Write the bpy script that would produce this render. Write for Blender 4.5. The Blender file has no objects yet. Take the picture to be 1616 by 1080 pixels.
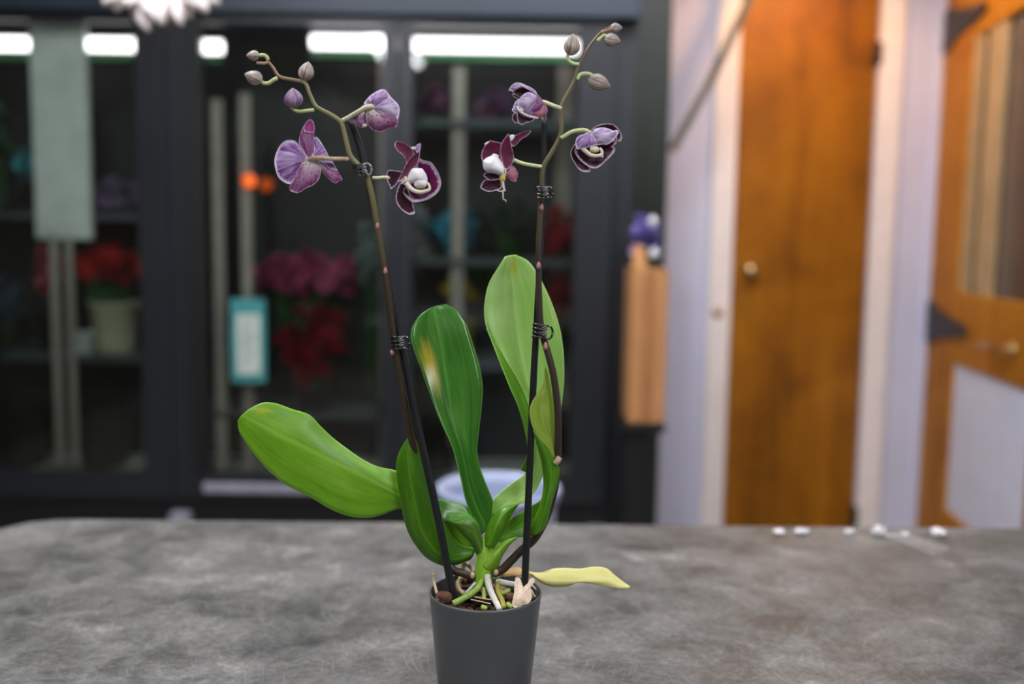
import bpy, bmesh, math, random
from mathutils import Vector, Matrix, Quaternion

# ------------------------------------------------------------------ camera, world, exposure
scene = bpy.context.scene
COL = scene.collection
R = math.radians
F = 1571.0                      # focal length in pixels of the 1616 px wide frame (35 mm lens)
H = 1.27                        # eye height
PITCH, ROLL = R(6.1), 0.015
_fwd = Vector((0, math.cos(PITCH), -math.sin(PITCH)))
_r0, _u0 = Vector((1, 0, 0)), Vector((0, math.sin(PITCH), math.cos(PITCH)))
_right = _r0 * math.cos(ROLL) + _u0 * math.sin(ROLL)
_up = _u0 * math.cos(ROLL) - _r0 * math.sin(ROLL)


def at(px, py, Y):
    """point of the world plane y = Y seen at a pixel of the photograph"""
    d = _fwd + _right * ((px - 808) / F) - _up * ((py - 540) / F)
    t = Y / d.y
    return Vector((d.x * t, Y, H + d.z * t))


cam_data = bpy.data.cameras.new('camera')
cam_data.sensor_width = 36
cam_data.lens = 36 * F / 1616
cam_data.clip_start = 0.02
cam_data.dof.use_dof = True
cam_data.dof.focus_distance = 1.03
cam_data.dof.aperture_fstop = 1.9
cam = bpy.data.objects.new('camera', cam_data)
COL.objects.link(cam)
m3 = Matrix((_right, _up, -_fwd)).transposed()
cam.matrix_world = Matrix.Translation((0, 0, H)) @ m3.to_4x4()
scene.camera = cam

world = bpy.data.worlds.new('world')
scene.world = world
world.use_nodes = True
world.node_tree.nodes['Background'].inputs[0].default_value = (0.5, 0.55, 0.6, 1)
world.node_tree.nodes['Background'].inputs[1].default_value = 0.15
vs = scene.view_settings
vs.view_transform = 'Standard'
vs.look = 'None'
vs.gamma = 1
vs.use_curve_mapping = False
vs.exposure = 0.22
LAMP = 27.0                      # brightness of the ceiling troffers
WARM = 42.0                     # brightness of the warm pendant bulb
TUBE = 4.2                      # brightness of the cooler's tubes

random.seed(7)


# ------------------------------------------------------------------ materials
def lin(c):
    return tuple((v / 255 / 12.92) if v / 255 <= 0.04045 else ((v / 255 + 0.055) / 1.055) ** 2.4 for v in c) + (1,)


class NT:
    def __init__(self, name):
        self.m = bpy.data.materials.new(name)
        self.m.use_nodes = True
        self.t = self.m.node_tree
        self.t.nodes.clear()
        self.out = self.t.nodes.new('ShaderNodeOutputMaterial')

    def n(self, kind, **kw):
        o = self.t.nodes.new('ShaderNode' + kind)
        ins = kw.pop('ins', {})
        for k, v in kw.items():
            setattr(o, k, v)
        for k, v in ins.items():
            s = o.inputs[k]
            if hasattr(v, 'is_output') or isinstance(v, bpy.types.NodeSocket):
                self.t.links.new(v, s)
            else:
                s.default_value = v
        return o

    def ramp(self, fac, stops, interp='LINEAR'):
        r = self.n('ValToRGB', ins={'Fac': fac})
        r.color_ramp.interpolation = interp
        e = r.color_ramp.elements
        while len(e) < len(stops):
            e.new(0.5)
        for i, (p, c) in enumerate(stops):
            e[i].position = p
            e[i].color = c if len(c) == 4 else tuple(c) + (1,)
        return r.outputs[0]

    def mix(self, fac, a, b, mode='MIX'):
        o = self.n('MixRGB', blend_type=mode, ins={'Fac': fac, 'Color1': a, 'Color2': b})
        return o.outputs[0]

    def math(self, op, a, b=0.0, clamp=False):
        o = self.n('Math', operation=op, use_clamp=clamp, ins={0: a, 1: b})
        return o.outputs[0]

    def noise(self, vec, scale, detail=3, rough=0.55, dist=0.0):
        return self.n('TexNoise', ins={'Vector': vec, 'Scale': scale, 'Detail': detail, 'Roughness': rough, 'Distortion': dist}).outputs[0]

    def bsdf(self, col, rough=0.5, metal=0.0, spec=0.5, bump=None, bumps=0.2, bumpd=0.002, **kw):
        ins = {'Base Color': col, 'Roughness': rough, 'Metallic': metal, 'Specular IOR Level': spec}
        ins.update(kw)
        p = self.n('BsdfPrincipled', ins=ins)
        if bump is not None:
            b = self.n('Bump', ins={'Strength': bumps, 'Distance': bumpd, 'Height': bump})
            self.t.links.new(b.outputs[0], p.inputs['Normal'])
        return p.outputs[0]

    def done(self, sh):
        self.t.links.new(sh, self.out.inputs[0])
        return self.m


def mat(name, rgb, rough=0.5, metal=0.0, spec=0.5, var=0.12, scale=12.0, emit=None, strength=0, bump=0.0):
    """plain surface: colour with a faint procedural mottling"""
    k = NT(name)
    co = k.n('TexCoord').outputs['Object']
    nz = k.noise(co, scale)
    base = lin(rgb)
    dark = tuple(v * (1 - var) for v in base[:3]) + (1,)
    lite = tuple(min(1, v * (1 + var)) for v in base[:3]) + (1,)
    col = k.ramp(nz, [(0.3, dark), (0.7, lite)])
    kw = {}
    if emit:
        kw = {'Emission Color': lin(emit), 'Emission Strength': strength}
    return k.done(k.bsdf(col, rough, metal, spec, bump=nz if bump else None, bumps=bump, **kw))


def glass_mat(name, tint=(244, 247, 245), refl=1.0):
    k = NT(name)
    fr = k.n('Fresnel', ins={'IOR': 1.45}).outputs[0]
    fr = k.math('MULTIPLY', fr, refl)
    tr = k.n('BsdfTransparent', ins={'Color': lin(tint)}).outputs[0]
    gl = k.n('BsdfGlossy', ins={'Color': (1, 1, 1, 1), 'Roughness': 0.02}).outputs[0]
    return k.done(k.n('MixShader', ins={0: fr, 1: tr, 2: gl}).outputs[0])


def leaf_mat(name, base, light, dark, yellow=None, rough=0.36, ypos=(0.5, 0.5), ysize=0.2, trans=0.25, brown=None, back=False):
    k = NT(name)
    uv = k.n('UVMap', uv_map='UVMap').outputs[0]
    sep = k.n('SeparateXYZ', ins={0: uv})
    u, v = sep.outputs[0], sep.outputs[1]
    # long parallel veins
    cmb = k.n('CombineXYZ', ins={0: k.math('MULTIPLY', u, 26.0), 1: k.math('MULTIPLY', v, 1.6), 2: 0.0}).outputs[0]
    streak = k.noise(cmb, 1.0, 3, 0.6)
    big = k.noise(uv, 3.2, 3, 0.6)
    col = k.ramp(big, [(0.22, lin(dark)), (0.52, lin(base)), (0.82, lin(light))])
    col = k.mix(k.math('MULTIPLY', k.math('SUBTRACT', streak, 0.42, True), 1.3, True), col, lin(light))
    # midrib
    mid = k.math('ABSOLUTE', k.math('SUBTRACT', u, 0.5))
    rib = k.math('SUBTRACT', 1.0, k.math('MULTIPLY', mid, 22.0), True)
    col = k.mix(k.math('MULTIPLY', rib, 0.8), col, lin(light if not back else dark))
    edge = k.math('MULTIPLY', k.math('SUBTRACT', mid, 0.475, True), 30.0, True)
    col = k.mix(k.math('MULTIPLY', edge, 0.7), col, lin(tuple(min(255, c + 45) for c in light)))
    if yellow:
        d = k.n('VectorMath', operation='DISTANCE', ins={0: k.n('VectorMath', operation='MULTIPLY', ins={0: uv, 1: (1, 1.6, 1)}).outputs[0], 1: (ypos[0], ypos[1] * 1.6, 0)}).outputs['Value']
        d = k.math('ADD', d, k.math('MULTIPLY', k.math('SUBTRACT', streak, 0.5), 0.35))
        f = k.ramp(d, [(ysize * 0.3, (1, 1, 1)), (ysize, (0, 0, 0))])
        col = k.mix(f, col, lin(yellow))
    if brown:
        f = k.ramp(k.math('ADD', v, k.math('MULTIPLY', k.math('SUBTRACT', big, 0.5), 0.25)), [(0.13, (1, 1, 1)), (0.3, (0, 0, 0))])
        col = k.mix(k.math('MULTIPLY', f, 0.8), col, lin(brown))
    sh = k.bsdf(col, rough, 0, 0.5, bump=streak, bumps=0.12, bumpd=0.0006)
    tr = k.n('BsdfTranslucent', ins={'Color': col}).outputs[0]
    return k.done(k.n('MixShader', ins={0: trans, 1: sh, 2: tr}).outputs[0])


def petal_mat(name, core, mid, rim, rimpos=0.9, vein=None, vamt=0.5, spots=None, jit=0.26, rough=0.5, vfreq=48, basewhite=None):
    k = NT(name)
    uv = k.n('UVMap', uv_map='UVMap').outputs[0]
    vn = k.n('UVMap', uv_map='vein').outputs[0]
    r = k.n('SeparateXYZ', ins={0: uv}).outputs[0]
    sv = k.n('SeparateXYZ', ins={0: vn})
    a, dist = sv.outputs[0], sv.outputs[1]
    cmb = k.n('CombineXYZ', ins={0: k.math('MULTIPLY', a, float(vfreq)), 1: k.math('MULTIPLY', dist, 1.3), 2: 0.0}).outputs[0]
    st = k.noise(cmb, 1.0, 4, 0.65, 0.3)
    co = k.n('TexCoord').outputs['Object']
    j = k.noise(co, 420.0, 2, 0.6)
    rr = k.math('ADD', r, k.math('MULTIPLY', k.math('SUBTRACT', j, 0.5), jit))
    col = k.ramp(rr, [(0.25, lin(core)), (max(0.3, rimpos - 0.22), lin(mid)), (rimpos - 0.03, lin(mid)), (min(0.995, rimpos + 0.05), lin(rim))])
    if vein:
        f = k.math('MULTIPLY', k.ramp(st, [(0.42, (0, 0, 0)), (0.62, (1, 1, 1))]), vamt)
        col = k.mix(f, col, lin(vein))
    if basewhite:
        f = k.ramp(dist, [(0.06, (1, 1, 1)), (0.46, (0, 0, 0))])
        col = k.mix(k.math('MULTIPLY', f, 0.85), col, lin(basewhite))
    if spots:
        vo = k.n('TexVoronoi', ins={'Vector': co, 'Scale': 330.0}).outputs['Distance']
        f = k.ramp(vo, [(0.22, (1, 1, 1)), (0.36, (0, 0, 0))])
        col = k.mix(k.math('MULTIPLY', f, 0.8), col, lin(spots))
    sh = k.bsdf(col, rough, 0, 0.35, bump=st, bumps=0.25, bumpd=0.0006)
    tr = k.n('BsdfTranslucent', ins={'Color': col}).outputs[0]
    return k.done(k.n('MixShader', ins={0: 0.18, 1: sh, 2: tr}).outputs[0])


def stem_mat(name, a, b, rough=0.45):
    k = NT(name)
    co = k.n('TexCoord').outputs['Object']
    st = k.n('VectorMath', operation='MULTIPLY', ins={0: co, 1: (300, 300, 40)}).outputs[0]
    nz = k.noise(st, 1.0, 3)
    big = k.noise(co, 14.0, 2)
    col = k.ramp(k.math('ADD', k.math('MULTIPLY', nz, 0.4), k.math('MULTIPLY', big, 0.6)), [(0.35, lin(a)), (0.65, lin(b))])
    return k.done(k.bsdf(col, rough, 0, 0.4, bump=nz, bumps=0.15, bumpd=0.0005))


def wood_mat(name, a, b, c, rough=0.35, spec=0.5, stretch=(26, 26, 1.6), coat=0.0):
    k = NT(name)
    co = k.n('TexCoord').outputs['Object']
    st = k.n('VectorMath', operation='MULTIPLY', ins={0: co, 1: stretch}).outputs[0]
    g = k.noise(st, 1.0, 5, 0.6, 0.6)
    big = k.noise(co, 2.2, 3, 0.6, 1.0)
    f = k.math('ADD', k.math('MULTIPLY', g, 0.5), k.math('MULTIPLY', big, 0.5))
    col = k.ramp(f, [(0.36, lin(a)), (0.5, lin(b)), (0.64, lin(c))])
    return k.done(k.bsdf(col, rough, 0, spec, bump=g, bumps=0.05, **{'Coat Weight': coat, 'Coat Roughness': 0.25}))


def table_mat():
    k = NT('worn_zinc')
    co = k.n('TexCoord').outputs['Object']
    st = k.n('VectorMath', operation='MULTIPLY', ins={0: co, 1: (1, 1.6, 1)}).outputs[0]
    big = k.noise(st, 3.0, 5, 0.62, 0.4)
    med = k.noise(co, 14.0, 6, 0.7, 0.6)
    fine = k.noise(co, 120.0, 6, 0.8)
    f = k.math('ADD', k.math('MULTIPLY', big, 0.34), k.math('ADD', k.math('MULTIPLY', med, 0.36), k.math('MULTIPLY', fine, 0.30)))
    col = k.ramp(f, [(0.39, lin((44, 44, 42))), (0.47, lin((82, 81, 78))), (0.54, lin((106, 104, 101))), (0.63, lin((148, 145, 141)))])
    # worn warmer patches
    warm = k.noise(co, 2.2, 3, 0.6)
    col = k.mix(k.math('MULTIPLY', k.math('SUBTRACT', warm, 0.5, True), 1.6, True), col, lin((96, 88, 79)))
    # fine scratches in several directions: bands of stretched wavy noise
    for ang, sc, wgt in ((0.5, 1.5, 0.17), (-0.6, 1.9, 0.22), (1.25, 1.4, 0.18), (-1.2, 1.7, 0.16), (0.1, 1.6, 0.16)):
        rot = k.n('VectorRotate', rotation_type='Z_AXIS', ins={'Vector': co, 'Angle': ang}).outputs[0]
        wob = k.n('VectorMath', operation='ADD', ins={0: rot, 1: k.n('VectorMath', operation='SCALE', ins={0: k.n('TexNoise', ins={'Vector': co, 'Scale': 7.0, 'Detail': 2.0}).outputs[1], 'Scale': 0.05}).outputs[0]}).outputs[0]
        sv = k.n('VectorMath', operation='MULTIPLY', ins={0: wob, 1: (9 * sc, 330 * sc, 0)}).outputs[0]
        s = k.noise(sv, 1.0, 1, 0.4)
        line = k.ramp(s, [(0.66, (0, 0, 0)), (0.78, (1, 1, 1))])
        col = k.mix(k.math('MULTIPLY', line, wgt), col, lin((196, 192, 188)))
    rough = k.ramp(med, [(0.3, (0.4,) * 3), (0.7, (0.65,) * 3)])
    return k.done(k.bsdf(col, rough, 0.12, 0.3, bump=fine, bumps=0.15, bumpd=0.001))


def emit_mat(name, rgb, strength):
    k = NT(name)
    return k.done(k.n('Emission', ins={'Color': lin(rgb), 'Strength': strength}).outputs[0])


M = {}
M['table'] = table_mat()
M['steel'] = mat('brushed_steel', (150, 150, 152), 0.35, 0.9)
M['black_frame'] = mat('black_anodised', (34, 37, 42), 0.38, 0.0, 0.5, 0.1, 6)
M['bead'] = mat('dark_bead', (50, 56, 64), 0.4)
M['header'] = mat('slate_header', (46, 57, 70), 0.45, 0.0, 0.5, 0.08, 4)
M['blackmatt'] = mat('matt_black', (16, 16, 17), 0.55)
M['darkgreen'] = mat('dark_green_panel', (30, 42, 34), 0.35)
M['interior'] = mat('cooler_lining', (44, 48, 47), 0.5, 0, 0.4, 0.15, 3)
M['cooler_floor'] = mat('cooler_floor_liner', (215, 222, 212), 0.5, 0, 0.4, 0.2, 9)
M['shelf'] = mat('shelf_steel', (84, 96, 98), 0.4, 0.3, 0.5)
M['post'] = mat('post_white', (172, 164, 154), 0.4, 0.0, 0.5)
M['reflect_pale'] = mat('pale_green_reflection', (212, 222, 214), 0.5)
M['glass'] = glass_mat('cooler_glass')
M['aluminium'] = mat('aluminium_sill', (190, 190, 205), 0.35, 0.4)
M['wall'] = mat('lavender_paint', (206, 209, 232), 0.65, 0, 0.3, 0.04, 3)
M['darkwall'] = mat('umber_paint', (84, 78, 72), 0.7, 0, 0.3, 0.08, 3)
M['ceiling'] = mat('ceiling_white', (215, 213, 208), 0.8, 0, 0.2, 0.04)
M['floor'] = mat('floor_vinyl', (120, 112, 102), 0.5, 0, 0.4, 0.15, 5)
M['trim'] = mat('cream_trim', (240, 231, 228), 0.45, 0, 0.4, 0.04)
M['closet'] = wood_mat('amber_veneer', (112, 66, 8), (148, 92, 12), (168, 108, 16), 0.4, 0.3, (10, 10, 0.8))
M['pine'] = wood_mat('varnished_pine', (140, 86, 12), (172, 112, 22), (188, 128, 32), 0.6, 0.15)
M['brass'] = mat('worn_brass', (200, 178, 130), 0.25, 1.0)
M['iron'] = mat('dark_iron', (46, 40, 38), 0.5, 0.4)
M['panel'] = mat('pale_blue_panel', (216, 222, 242), 0.5, 0, 0.4, 0.04)
M['smoke'] = mat('brown_glass', (72, 58, 40), 0.2, 0, 0.5, 0.3, 4)
M['curtain'] = mat('beige_curtain', (172, 148, 112), 0.8, 0, 0.2, 0.15, 8)
M['cardboard'] = mat('cardboard', (196, 140, 92), 0.8, 0, 0.2, 0.08, 10)
M['bin'] = mat('frosted_bin', (170, 180, 208), 0.35, 0, 0.5, 0.04)
M['cord'] = mat('grey_cord', (96, 94, 86), 0.6)
M['pot'] = mat('charcoal_pot', (80, 82, 84), 0.32, 0, 0.5, 0.05, 30)
M['soil'] = mat('dark_bark', (38, 27, 20), 0.85, 0, 0.2, 0.5, 160, bump=0.6)
M['stake'] = mat('black_stake', (24, 24, 27), 0.4, 0, 0.5, 0.1, 40)
M['stem_l'] = stem_mat('olive_stem', (96, 90, 62), (142, 134, 92))
M['stem_d'] = stem_mat('brown_stem', (56, 42, 34), (92, 76, 56))
M['stem_g'] = stem_mat('green_sheath', (112, 160, 34), (150, 192, 60), 0.4)
M['ped'] = stem_mat('pale_pedicel', (180, 176, 134), (214, 208, 176))
M['pedp'] = stem_mat('pink_pedicel', (150, 112, 104), (196, 176, 140))
M['pedgreen'] = stem_mat('green_pedicel', (170, 182, 108), (206, 212, 156))
M['node'] = mat('pink_node', (168, 116, 116), 0.5)
M['root_w'] = stem_mat('silver_root', (168, 168, 150), (222, 220, 208), 0.6)
M['root_g'] = stem_mat('green_root', (104, 140, 50), (158, 178, 86), 0.5)
M['root_o'] = stem_mat('olive_root', (132, 104, 54), (164, 156, 66), 0.6)
M['root_t'] = stem_mat('tan_root', (150, 122, 86), (206, 186, 150), 0.7)
M['chunk'] = mat('pale_bark', (226, 202, 178), 0.75, 0, 0.2, 0.18, 120, bump=0.6)
M['chips'] = [mat('bark_%s' % n, c, 0.85, 0, 0.2, 0.35, 140, bump=0.6) for n, c in
              (('umber', (54, 36, 25)), ('russet', (98, 66, 52)), ('dark', (26, 20, 16)), ('tan', (128, 100, 70)))]
k_ = NT('clip_plastic')
M['clip'] = k_.done(k_.bsdf(lin((22, 22, 24)), 0.1, 0, 1.0))
k_ = NT('clip_clear')
M['clipclear'] = k_.done(k_.bsdf(lin((120, 118, 122)), 0.08, 0, 0.9))


# ------------------------------------------------------------------ helpers
def tag(o, label=None, cat=None, group=None, kind=None):
    if label:
        o['label'] = label
    if cat:
        o['category'] = cat
    if group:
        o['group'] = group
    if kind:
        o['kind'] = kind
    return o


def empty(name, loc=(0, 0, 0), parent=None, rz=0):
    o = bpy.data.objects.new(name, None)
    o.empty_display_size = 0.02
    COL.objects.link(o)
    o.location = loc
    o.rotation_euler = (0, 0, rz)
    if parent:
        o.parent = parent
    return o


def mesh_obj(name, verts, faces, mats, parent=None, smooth=True, fmat=None, loc=None):
    """verts are world points; the object's origin goes to loc (or stays at the world origin)"""
    me = bpy.data.meshes.new(name)
    me.from_pydata([tuple(v) for v in verts], [], faces)
    for m in (mats if isinstance(mats, (list, tuple)) else [mats]):
        me.materials.append(m)
    if fmat:
        me.polygons.foreach_set('material_index', fmat)
    if smooth:
        me.polygons.foreach_set('use_smooth', [True] * len(me.polygons))
    me.update()
    o = bpy.data.objects.new(name, me)
    COL.objects.link(o)
    attach(o, parent)
    return o


def world_loc(o):
    p, v = o, Vector((0, 0, 0))
    mw = Matrix.Identity(4)
    chain = []
    while p:
        chain.append(p)
        p = p.parent
    for q in reversed(chain):
        mw = mw @ q.matrix_parent_inverse @ q.matrix_basis
    return mw


def attach(o, parent):
    """parent o while its data stays where it is in the world"""
    if parent:
        o.parent = parent
        o.matrix_parent_inverse = world_loc(parent).inverted()


def bm_obj(name, bm, mats, parent=None, smooth=False, loc=(0, 0, 0), bevel=0.0):
    if bevel:
        bmesh.ops.bevel(bm, geom=list(bm.edges), offset=bevel, segments=2, affect='EDGES', profile=0.5)
    me = bpy.data.meshes.new(name)
    bm.to_mesh(me)
    bm.free()
    for m in (mats if isinstance(mats, (list, tuple)) else [mats]):
        me.materials.append(m)
    if smooth:
        me.polygons.foreach_set('use_smooth', [True] * len(me.polygons))
    o = bpy.data.objects.new(name, me)
    COL.objects.link(o)
    o.location = loc
    attach(o, parent)
    return o


def add_box(bm, x0, x1, y0, y1, z0, z1):
    vs_ = [bm.verts.new(p) for p in ((x0, y0, z0), (x1, y0, z0), (x1, y1, z0), (x0, y1, z0), (x0, y0, z1), (x1, y0, z1), (x1, y1, z1), (x0, y1, z1))]
    for f in ((0, 3, 2, 1), (4, 5, 6, 7), (0, 1, 5, 4), (1, 2, 6, 5), (2, 3, 7, 6), (3, 0, 4, 7)):
        bm.faces.new([vs_[i] for i in f])


def box(name, x0, x1, y0, y1, z0, z1, m, parent=None, bevel=0.0, smooth=False):
    bm = bmesh.new()
    cx, cy, cz = (x0 + x1) / 2, (y0 + y1) / 2, z0
    add_box(bm, x0 - cx, x1 - cx, y0 - cy, y1 - cy, 0, z1 - z0)
    return bm_obj(name, bm, m, parent, smooth, (cx, cy, cz), bevel)


def catmull(pts, n, closed=False):
    """n samples along a Catmull-Rom curve through the tuples pts"""
    k = len(pts)
    if k == 2 and not closed:
        return [tuple(a + (b - a) * i / (n - 1) for a, b in zip(pts[0], pts[1])) for i in range(n)]
    out = []
    segs = k if closed else k - 1
    for i in range(n):
        t = i / n * segs if closed else i / (n - 1) * segs
        s = min(int(t), segs - 1)
        f = t - s
        if closed:
            p0, p1, p2, p3 = (pts[(s + j) % k] for j in (-1, 0, 1, 2))
        else:
            p1, p2 = pts[s], pts[s + 1]
            p0 = pts[s - 1] if s > 0 else tuple(2 * a - b for a, b in zip(p1, p2))
            p3 = pts[s + 2] if s + 2 < k else tuple(2 * b - a for a, b in zip(p1, p2))
        out.append(tuple(0.5 * (2 * b + (c - a) * f + (2 * a - 5 * b + 4 * c - d) * f * f + (3 * b - a - 3 * c + d) * f ** 3)
                         for a, b, c, d in zip(p0, p1, p2, p3)))
    return out


def tube_geo(pts, radii, seg=10, cap=True):
    """verts, faces of a tube through world points"""
    V, Fc = [], []
    n = len(pts)
    pts = [Vector(p) for p in pts]
    ref = None
    for i, p in enumerate(pts):
        t = (pts[min(i + 1, n - 1)] - pts[max(i - 1, 0)])
        if t.length < 1e-9:
            t = Vector((0, 0, 1))
        t.normalize()
        if ref is None:
            ref = Vector((0, 1, 0)) if abs(t.y) < 0.9 else Vector((1, 0, 0))
        a = (ref - t * ref.dot(t)).normalized()
        ref = a
        b = t.cross(a)
        r = radii[i]
        for s in range(seg):
            an = 2 * math.pi * s / seg
            V.append(p + a * (math.cos(an) * r) + b * (math.sin(an) * r))
    for i in range(n - 1):
        for s in range(seg):
            s2 = (s + 1) % seg
            Fc.append((i * seg + s, i * seg + s2, (i + 1) * seg + s2, (i + 1) * seg + s))
    if cap:
        V.append(pts[0]); c0 = len(V) - 1
        V.append(pts[-1]); c1 = len(V) - 1
        for s in range(seg):
            s2 = (s + 1) % seg
            Fc.append((c0, s2, s))
            Fc.append((c1, (n - 1) * seg + s, (n - 1) * seg + s2))
    return V, Fc


def join_geo(parts):
    V, Fc = [], []
    for v, f in parts:
        o = len(V)
        V += list(v)
        Fc += [tuple(i + o for i in q) for q in f]
    return V, Fc


# depth plane of the plant: y = PY; d in centimetres, + is farther from the camera
PY = 1.03


def W(p):
    return at(p[0], p[1], PY + p[2] / 100)


PXM = 1 / 1500.0                 # metres per pixel in the plant's plane (about)


def ptube(name, pts, r0, m, parent, n=None, seg=10, r1=None, prof=None):
    """tube through (px, py, d) with radii in pixels"""
    n = n or max(8, 6 * len(pts))
    cs = catmull([tuple(p) for p in pts], n)
    r1 = r0 if r1 is None else r1
    rad = []
    for i in range(n):
        f = i / (n - 1)
        r = (r0 + (r1 - r0) * f) * PXM
        if prof:
            r *= prof(f)
        rad.append(r)
    V, Fc = tube_geo([W(c) for c in cs], rad, seg)
    return mesh_obj(name, V, Fc, m, parent)


def finish_sheet(name, grid, uvs, mats, parent, thick, close_u=False, taper=None, veins=None):
    """two-sided sheet of a grid[i][j] of world points with thickness; mats = [camera side, far side]"""
    return sheets_obj(name, [(grid, uvs, close_u, taper, veins, (0, 1))], mats, parent, thick)


def sheets_obj(name, sheets, mats, parent, thick):
    V, Fc, FM, UV, VN = [], [], [], [], []
    camp = Vector((0, 0, H))
    for grid, uvs, close_u, taper, veins, (ma, mb) in sheets:
        nv, nu = len(grid), len(grid[0])
        nrm = []
        tot = 0
        for i in range(nv):
            row = []
            for j in range(nu):
                i0, i1 = max(i - 1, 0), min(i + 1, nv - 1)
                if close_u:
                    j0, j1 = (j - 1) % nu, (j + 1) % nu
                else:
                    j0, j1 = max(j - 1, 0), min(j + 1, nu - 1)
                nn = (grid[i][j1] - grid[i][j0]).cross(grid[i1][j] - grid[i0][j])
                if nn.length > 1e-14:
                    nn.normalize()
                row.append(nn)
                tot += nn.dot((camp - grid[i][j]).normalized())
            nrm.append(row)
        sg = 1 if tot >= 0 else -1
        base = len(V)
        for side in (1, -1):
            for i in range(nv):
                for j in range(nu):
                    tp = taper(i, j) if taper else 1
                    V.append(grid[i][j] + nrm[i][j] * (sg * side * thick * 0.5 * tp))
                    UV.append(uvs[i][j])
                    VN.append(veins[i][j] if veins else uvs[i][j])
        N = nv * nu

        def ix(side, i, j):
            return base + (0 if side == 1 else N) + i * nu + (j % nu)
        jr = nu if close_u else nu - 1
        for i in range(nv - 1):
            for j in range(jr):
                q = (ix(1, i, j), ix(1, i, j + 1), ix(1, i + 1, j + 1), ix(1, i + 1, j))
                q2 = (ix(-1, i, j), ix(-1, i + 1, j), ix(-1, i + 1, j + 1), ix(-1, i, j + 1))
                if sg < 0:
                    q, q2 = q[::-1], q2[::-1]
                Fc += [q, q2]
                FM += [ma, mb]
        rim = []
        if close_u:
            rim = [((nv - 1, j), (nv - 1, j + 1)) for j in range(nu)]
        else:
            rim += [((0, j), (0, j + 1)) for j in range(nu - 1)]
            rim += [((i, nu - 1), (i + 1, nu - 1)) for i in range(nv - 1)]
            rim += [((nv - 1, j + 1), (nv - 1, j)) for j in range(nu - 1)]
            rim += [((i + 1, 0), (i, 0)) for i in range(nv - 1)]
        for (a, b) in rim:
            q = (ix(1, *a), ix(-1, *a), ix(-1, *b), ix(1, *b))
            if sg < 0:
                q = q[::-1]
            Fc.append(q)
            FM.append(ma)
    o = mesh_obj(name, V, Fc, mats, parent, True, FM)
    me = o.data
    for nm, arr in (('UVMap', UV), ('vein', VN)):
        lay = me.uv_layers.new(name=nm)
        buf = []
        for l in me.loops:
            buf += arr[l.vertex_index]
        lay.data.foreach_set('uv', buf)
    return o


def leaf_grid(rows, nu=13, nv=40, sag=0.0):
    rows = [[(x, y, d + (max(0, 700 - y) / 300 * 2.6 if 640 < x < 900 and d > 0 else 0)) for x, y, d in r] for r in rows]
    """rows of K (px, py, d) control points -> grid of world points + uvs"""
    K = len(rows[0])
    cols = [catmull([r[k] for r in rows], nv) for k in range(K)]
    grid, uvs = [], []
    for i in range(nv):
        rr = [cols[k][i] for k in range(K)]
        line = catmull(rr, nu)
        grid.append([W(p) for p in line])
        uvs.append([(j / (nu - 1), i / (nv - 1)) for j in range(nu)])
    return grid, uvs


def leaf_obj(name, sheets, mats, parent, thick=0.0016, nu=13, nv=40):
    out = []
    for s in sheets:
        rows, mm = s
        g, uv = leaf_grid(rows, nu, nv)

        def taper(i, j, nv=nv, nu=nu):
            return 0.35 + 0.65 * min(1, 4 * min(j, nu - 1 - j) / (nu - 1))
        out.append((g, uv, False, taper, None, mm))
    return sheets_obj(name, out, mats, parent, thick)


class Crop:
    def __init__(self, ox, oy, s, d):
        self.ox, self.oy, self.s, self.d = ox, oy, s, d

    def p(self, x, y, d=0.0):
        return (self.ox + x / self.s, self.oy + y / self.s, self.d + d)


def petal(name, crop, poly, base, mats, parent, d=0.0, gx=0.0, gy=0.0, bulge=0.3, ruffle=0.05, nb=44, nr=8, thick=0.0007, cen=None, power=2.0, fold=None):
    """petal from its outline in crop units: bulge (cm) pushes the middle away from the camera (+) or to it (-);
    gx, gy tilt the plane (cm of depth per 100 units)"""
    ring = catmull([tuple(map(float, q)) for q in poly], nb, True)
    if cen is None:
        a = cx = cy = 0
        for i in range(nb):
            x0, y0 = ring[i]
            x1, y1 = ring[(i + 1) % nb]
            w = x0 * y1 - x1 * y0
            a += w
            cx += (x0 + x1) * w
            cy += (y0 + y1) * w
        cen = (cx / (3 * a), cy / (3 * a))
    ph = random.random() * 6
    maxd = max(math.hypot(q[0] - base[0], q[1] - base[1]) for q in ring)
    ax = math.atan2(cen[1] - base[1], cen[0] - base[0])
    grid, uvs, vn = [], [], []
    for i in range(nr + 1):
        r = i / nr
        r = max(r, 0.015)
        row, ru, rv = [], [], []
        for j, q in enumerate(ring):
            x = cen[0] + (q[0] - cen[0]) * r
            y = cen[1] + (q[1] - cen[1]) * r
            dd = d + gx * (x - cen[0]) / 100 + gy * (y - cen[1]) / 100 + bulge * (1 - r ** power)
            th = 2 * math.pi * j / nb
            dd += ruffle * math.sin(5 * th + ph) * r ** 3 + ruffle * 0.6 * math.sin(9 * th + 2 * ph) * r ** 4
            if fold:
                dd += fold(x, y)
            row.append(W(crop.p(x, y, dd)))
            ru.append((r, j / nb))
            an = (math.atan2(y - base[1], x - base[0]) - ax + math.pi) % (2 * math.pi) / (2 * math.pi)
            rv.append((an, math.hypot(x - base[0], y - base[1]) / maxd))
        grid.append(row)
        uvs.append(ru)
        vn.append(rv)

    def taper(i, j):
        return 1 - 0.6 * (i / nr) ** 2
    return sheets_obj(name, [(grid, uvs, True, taper, vn, (0, 1))], mats, parent, thick)


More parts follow.
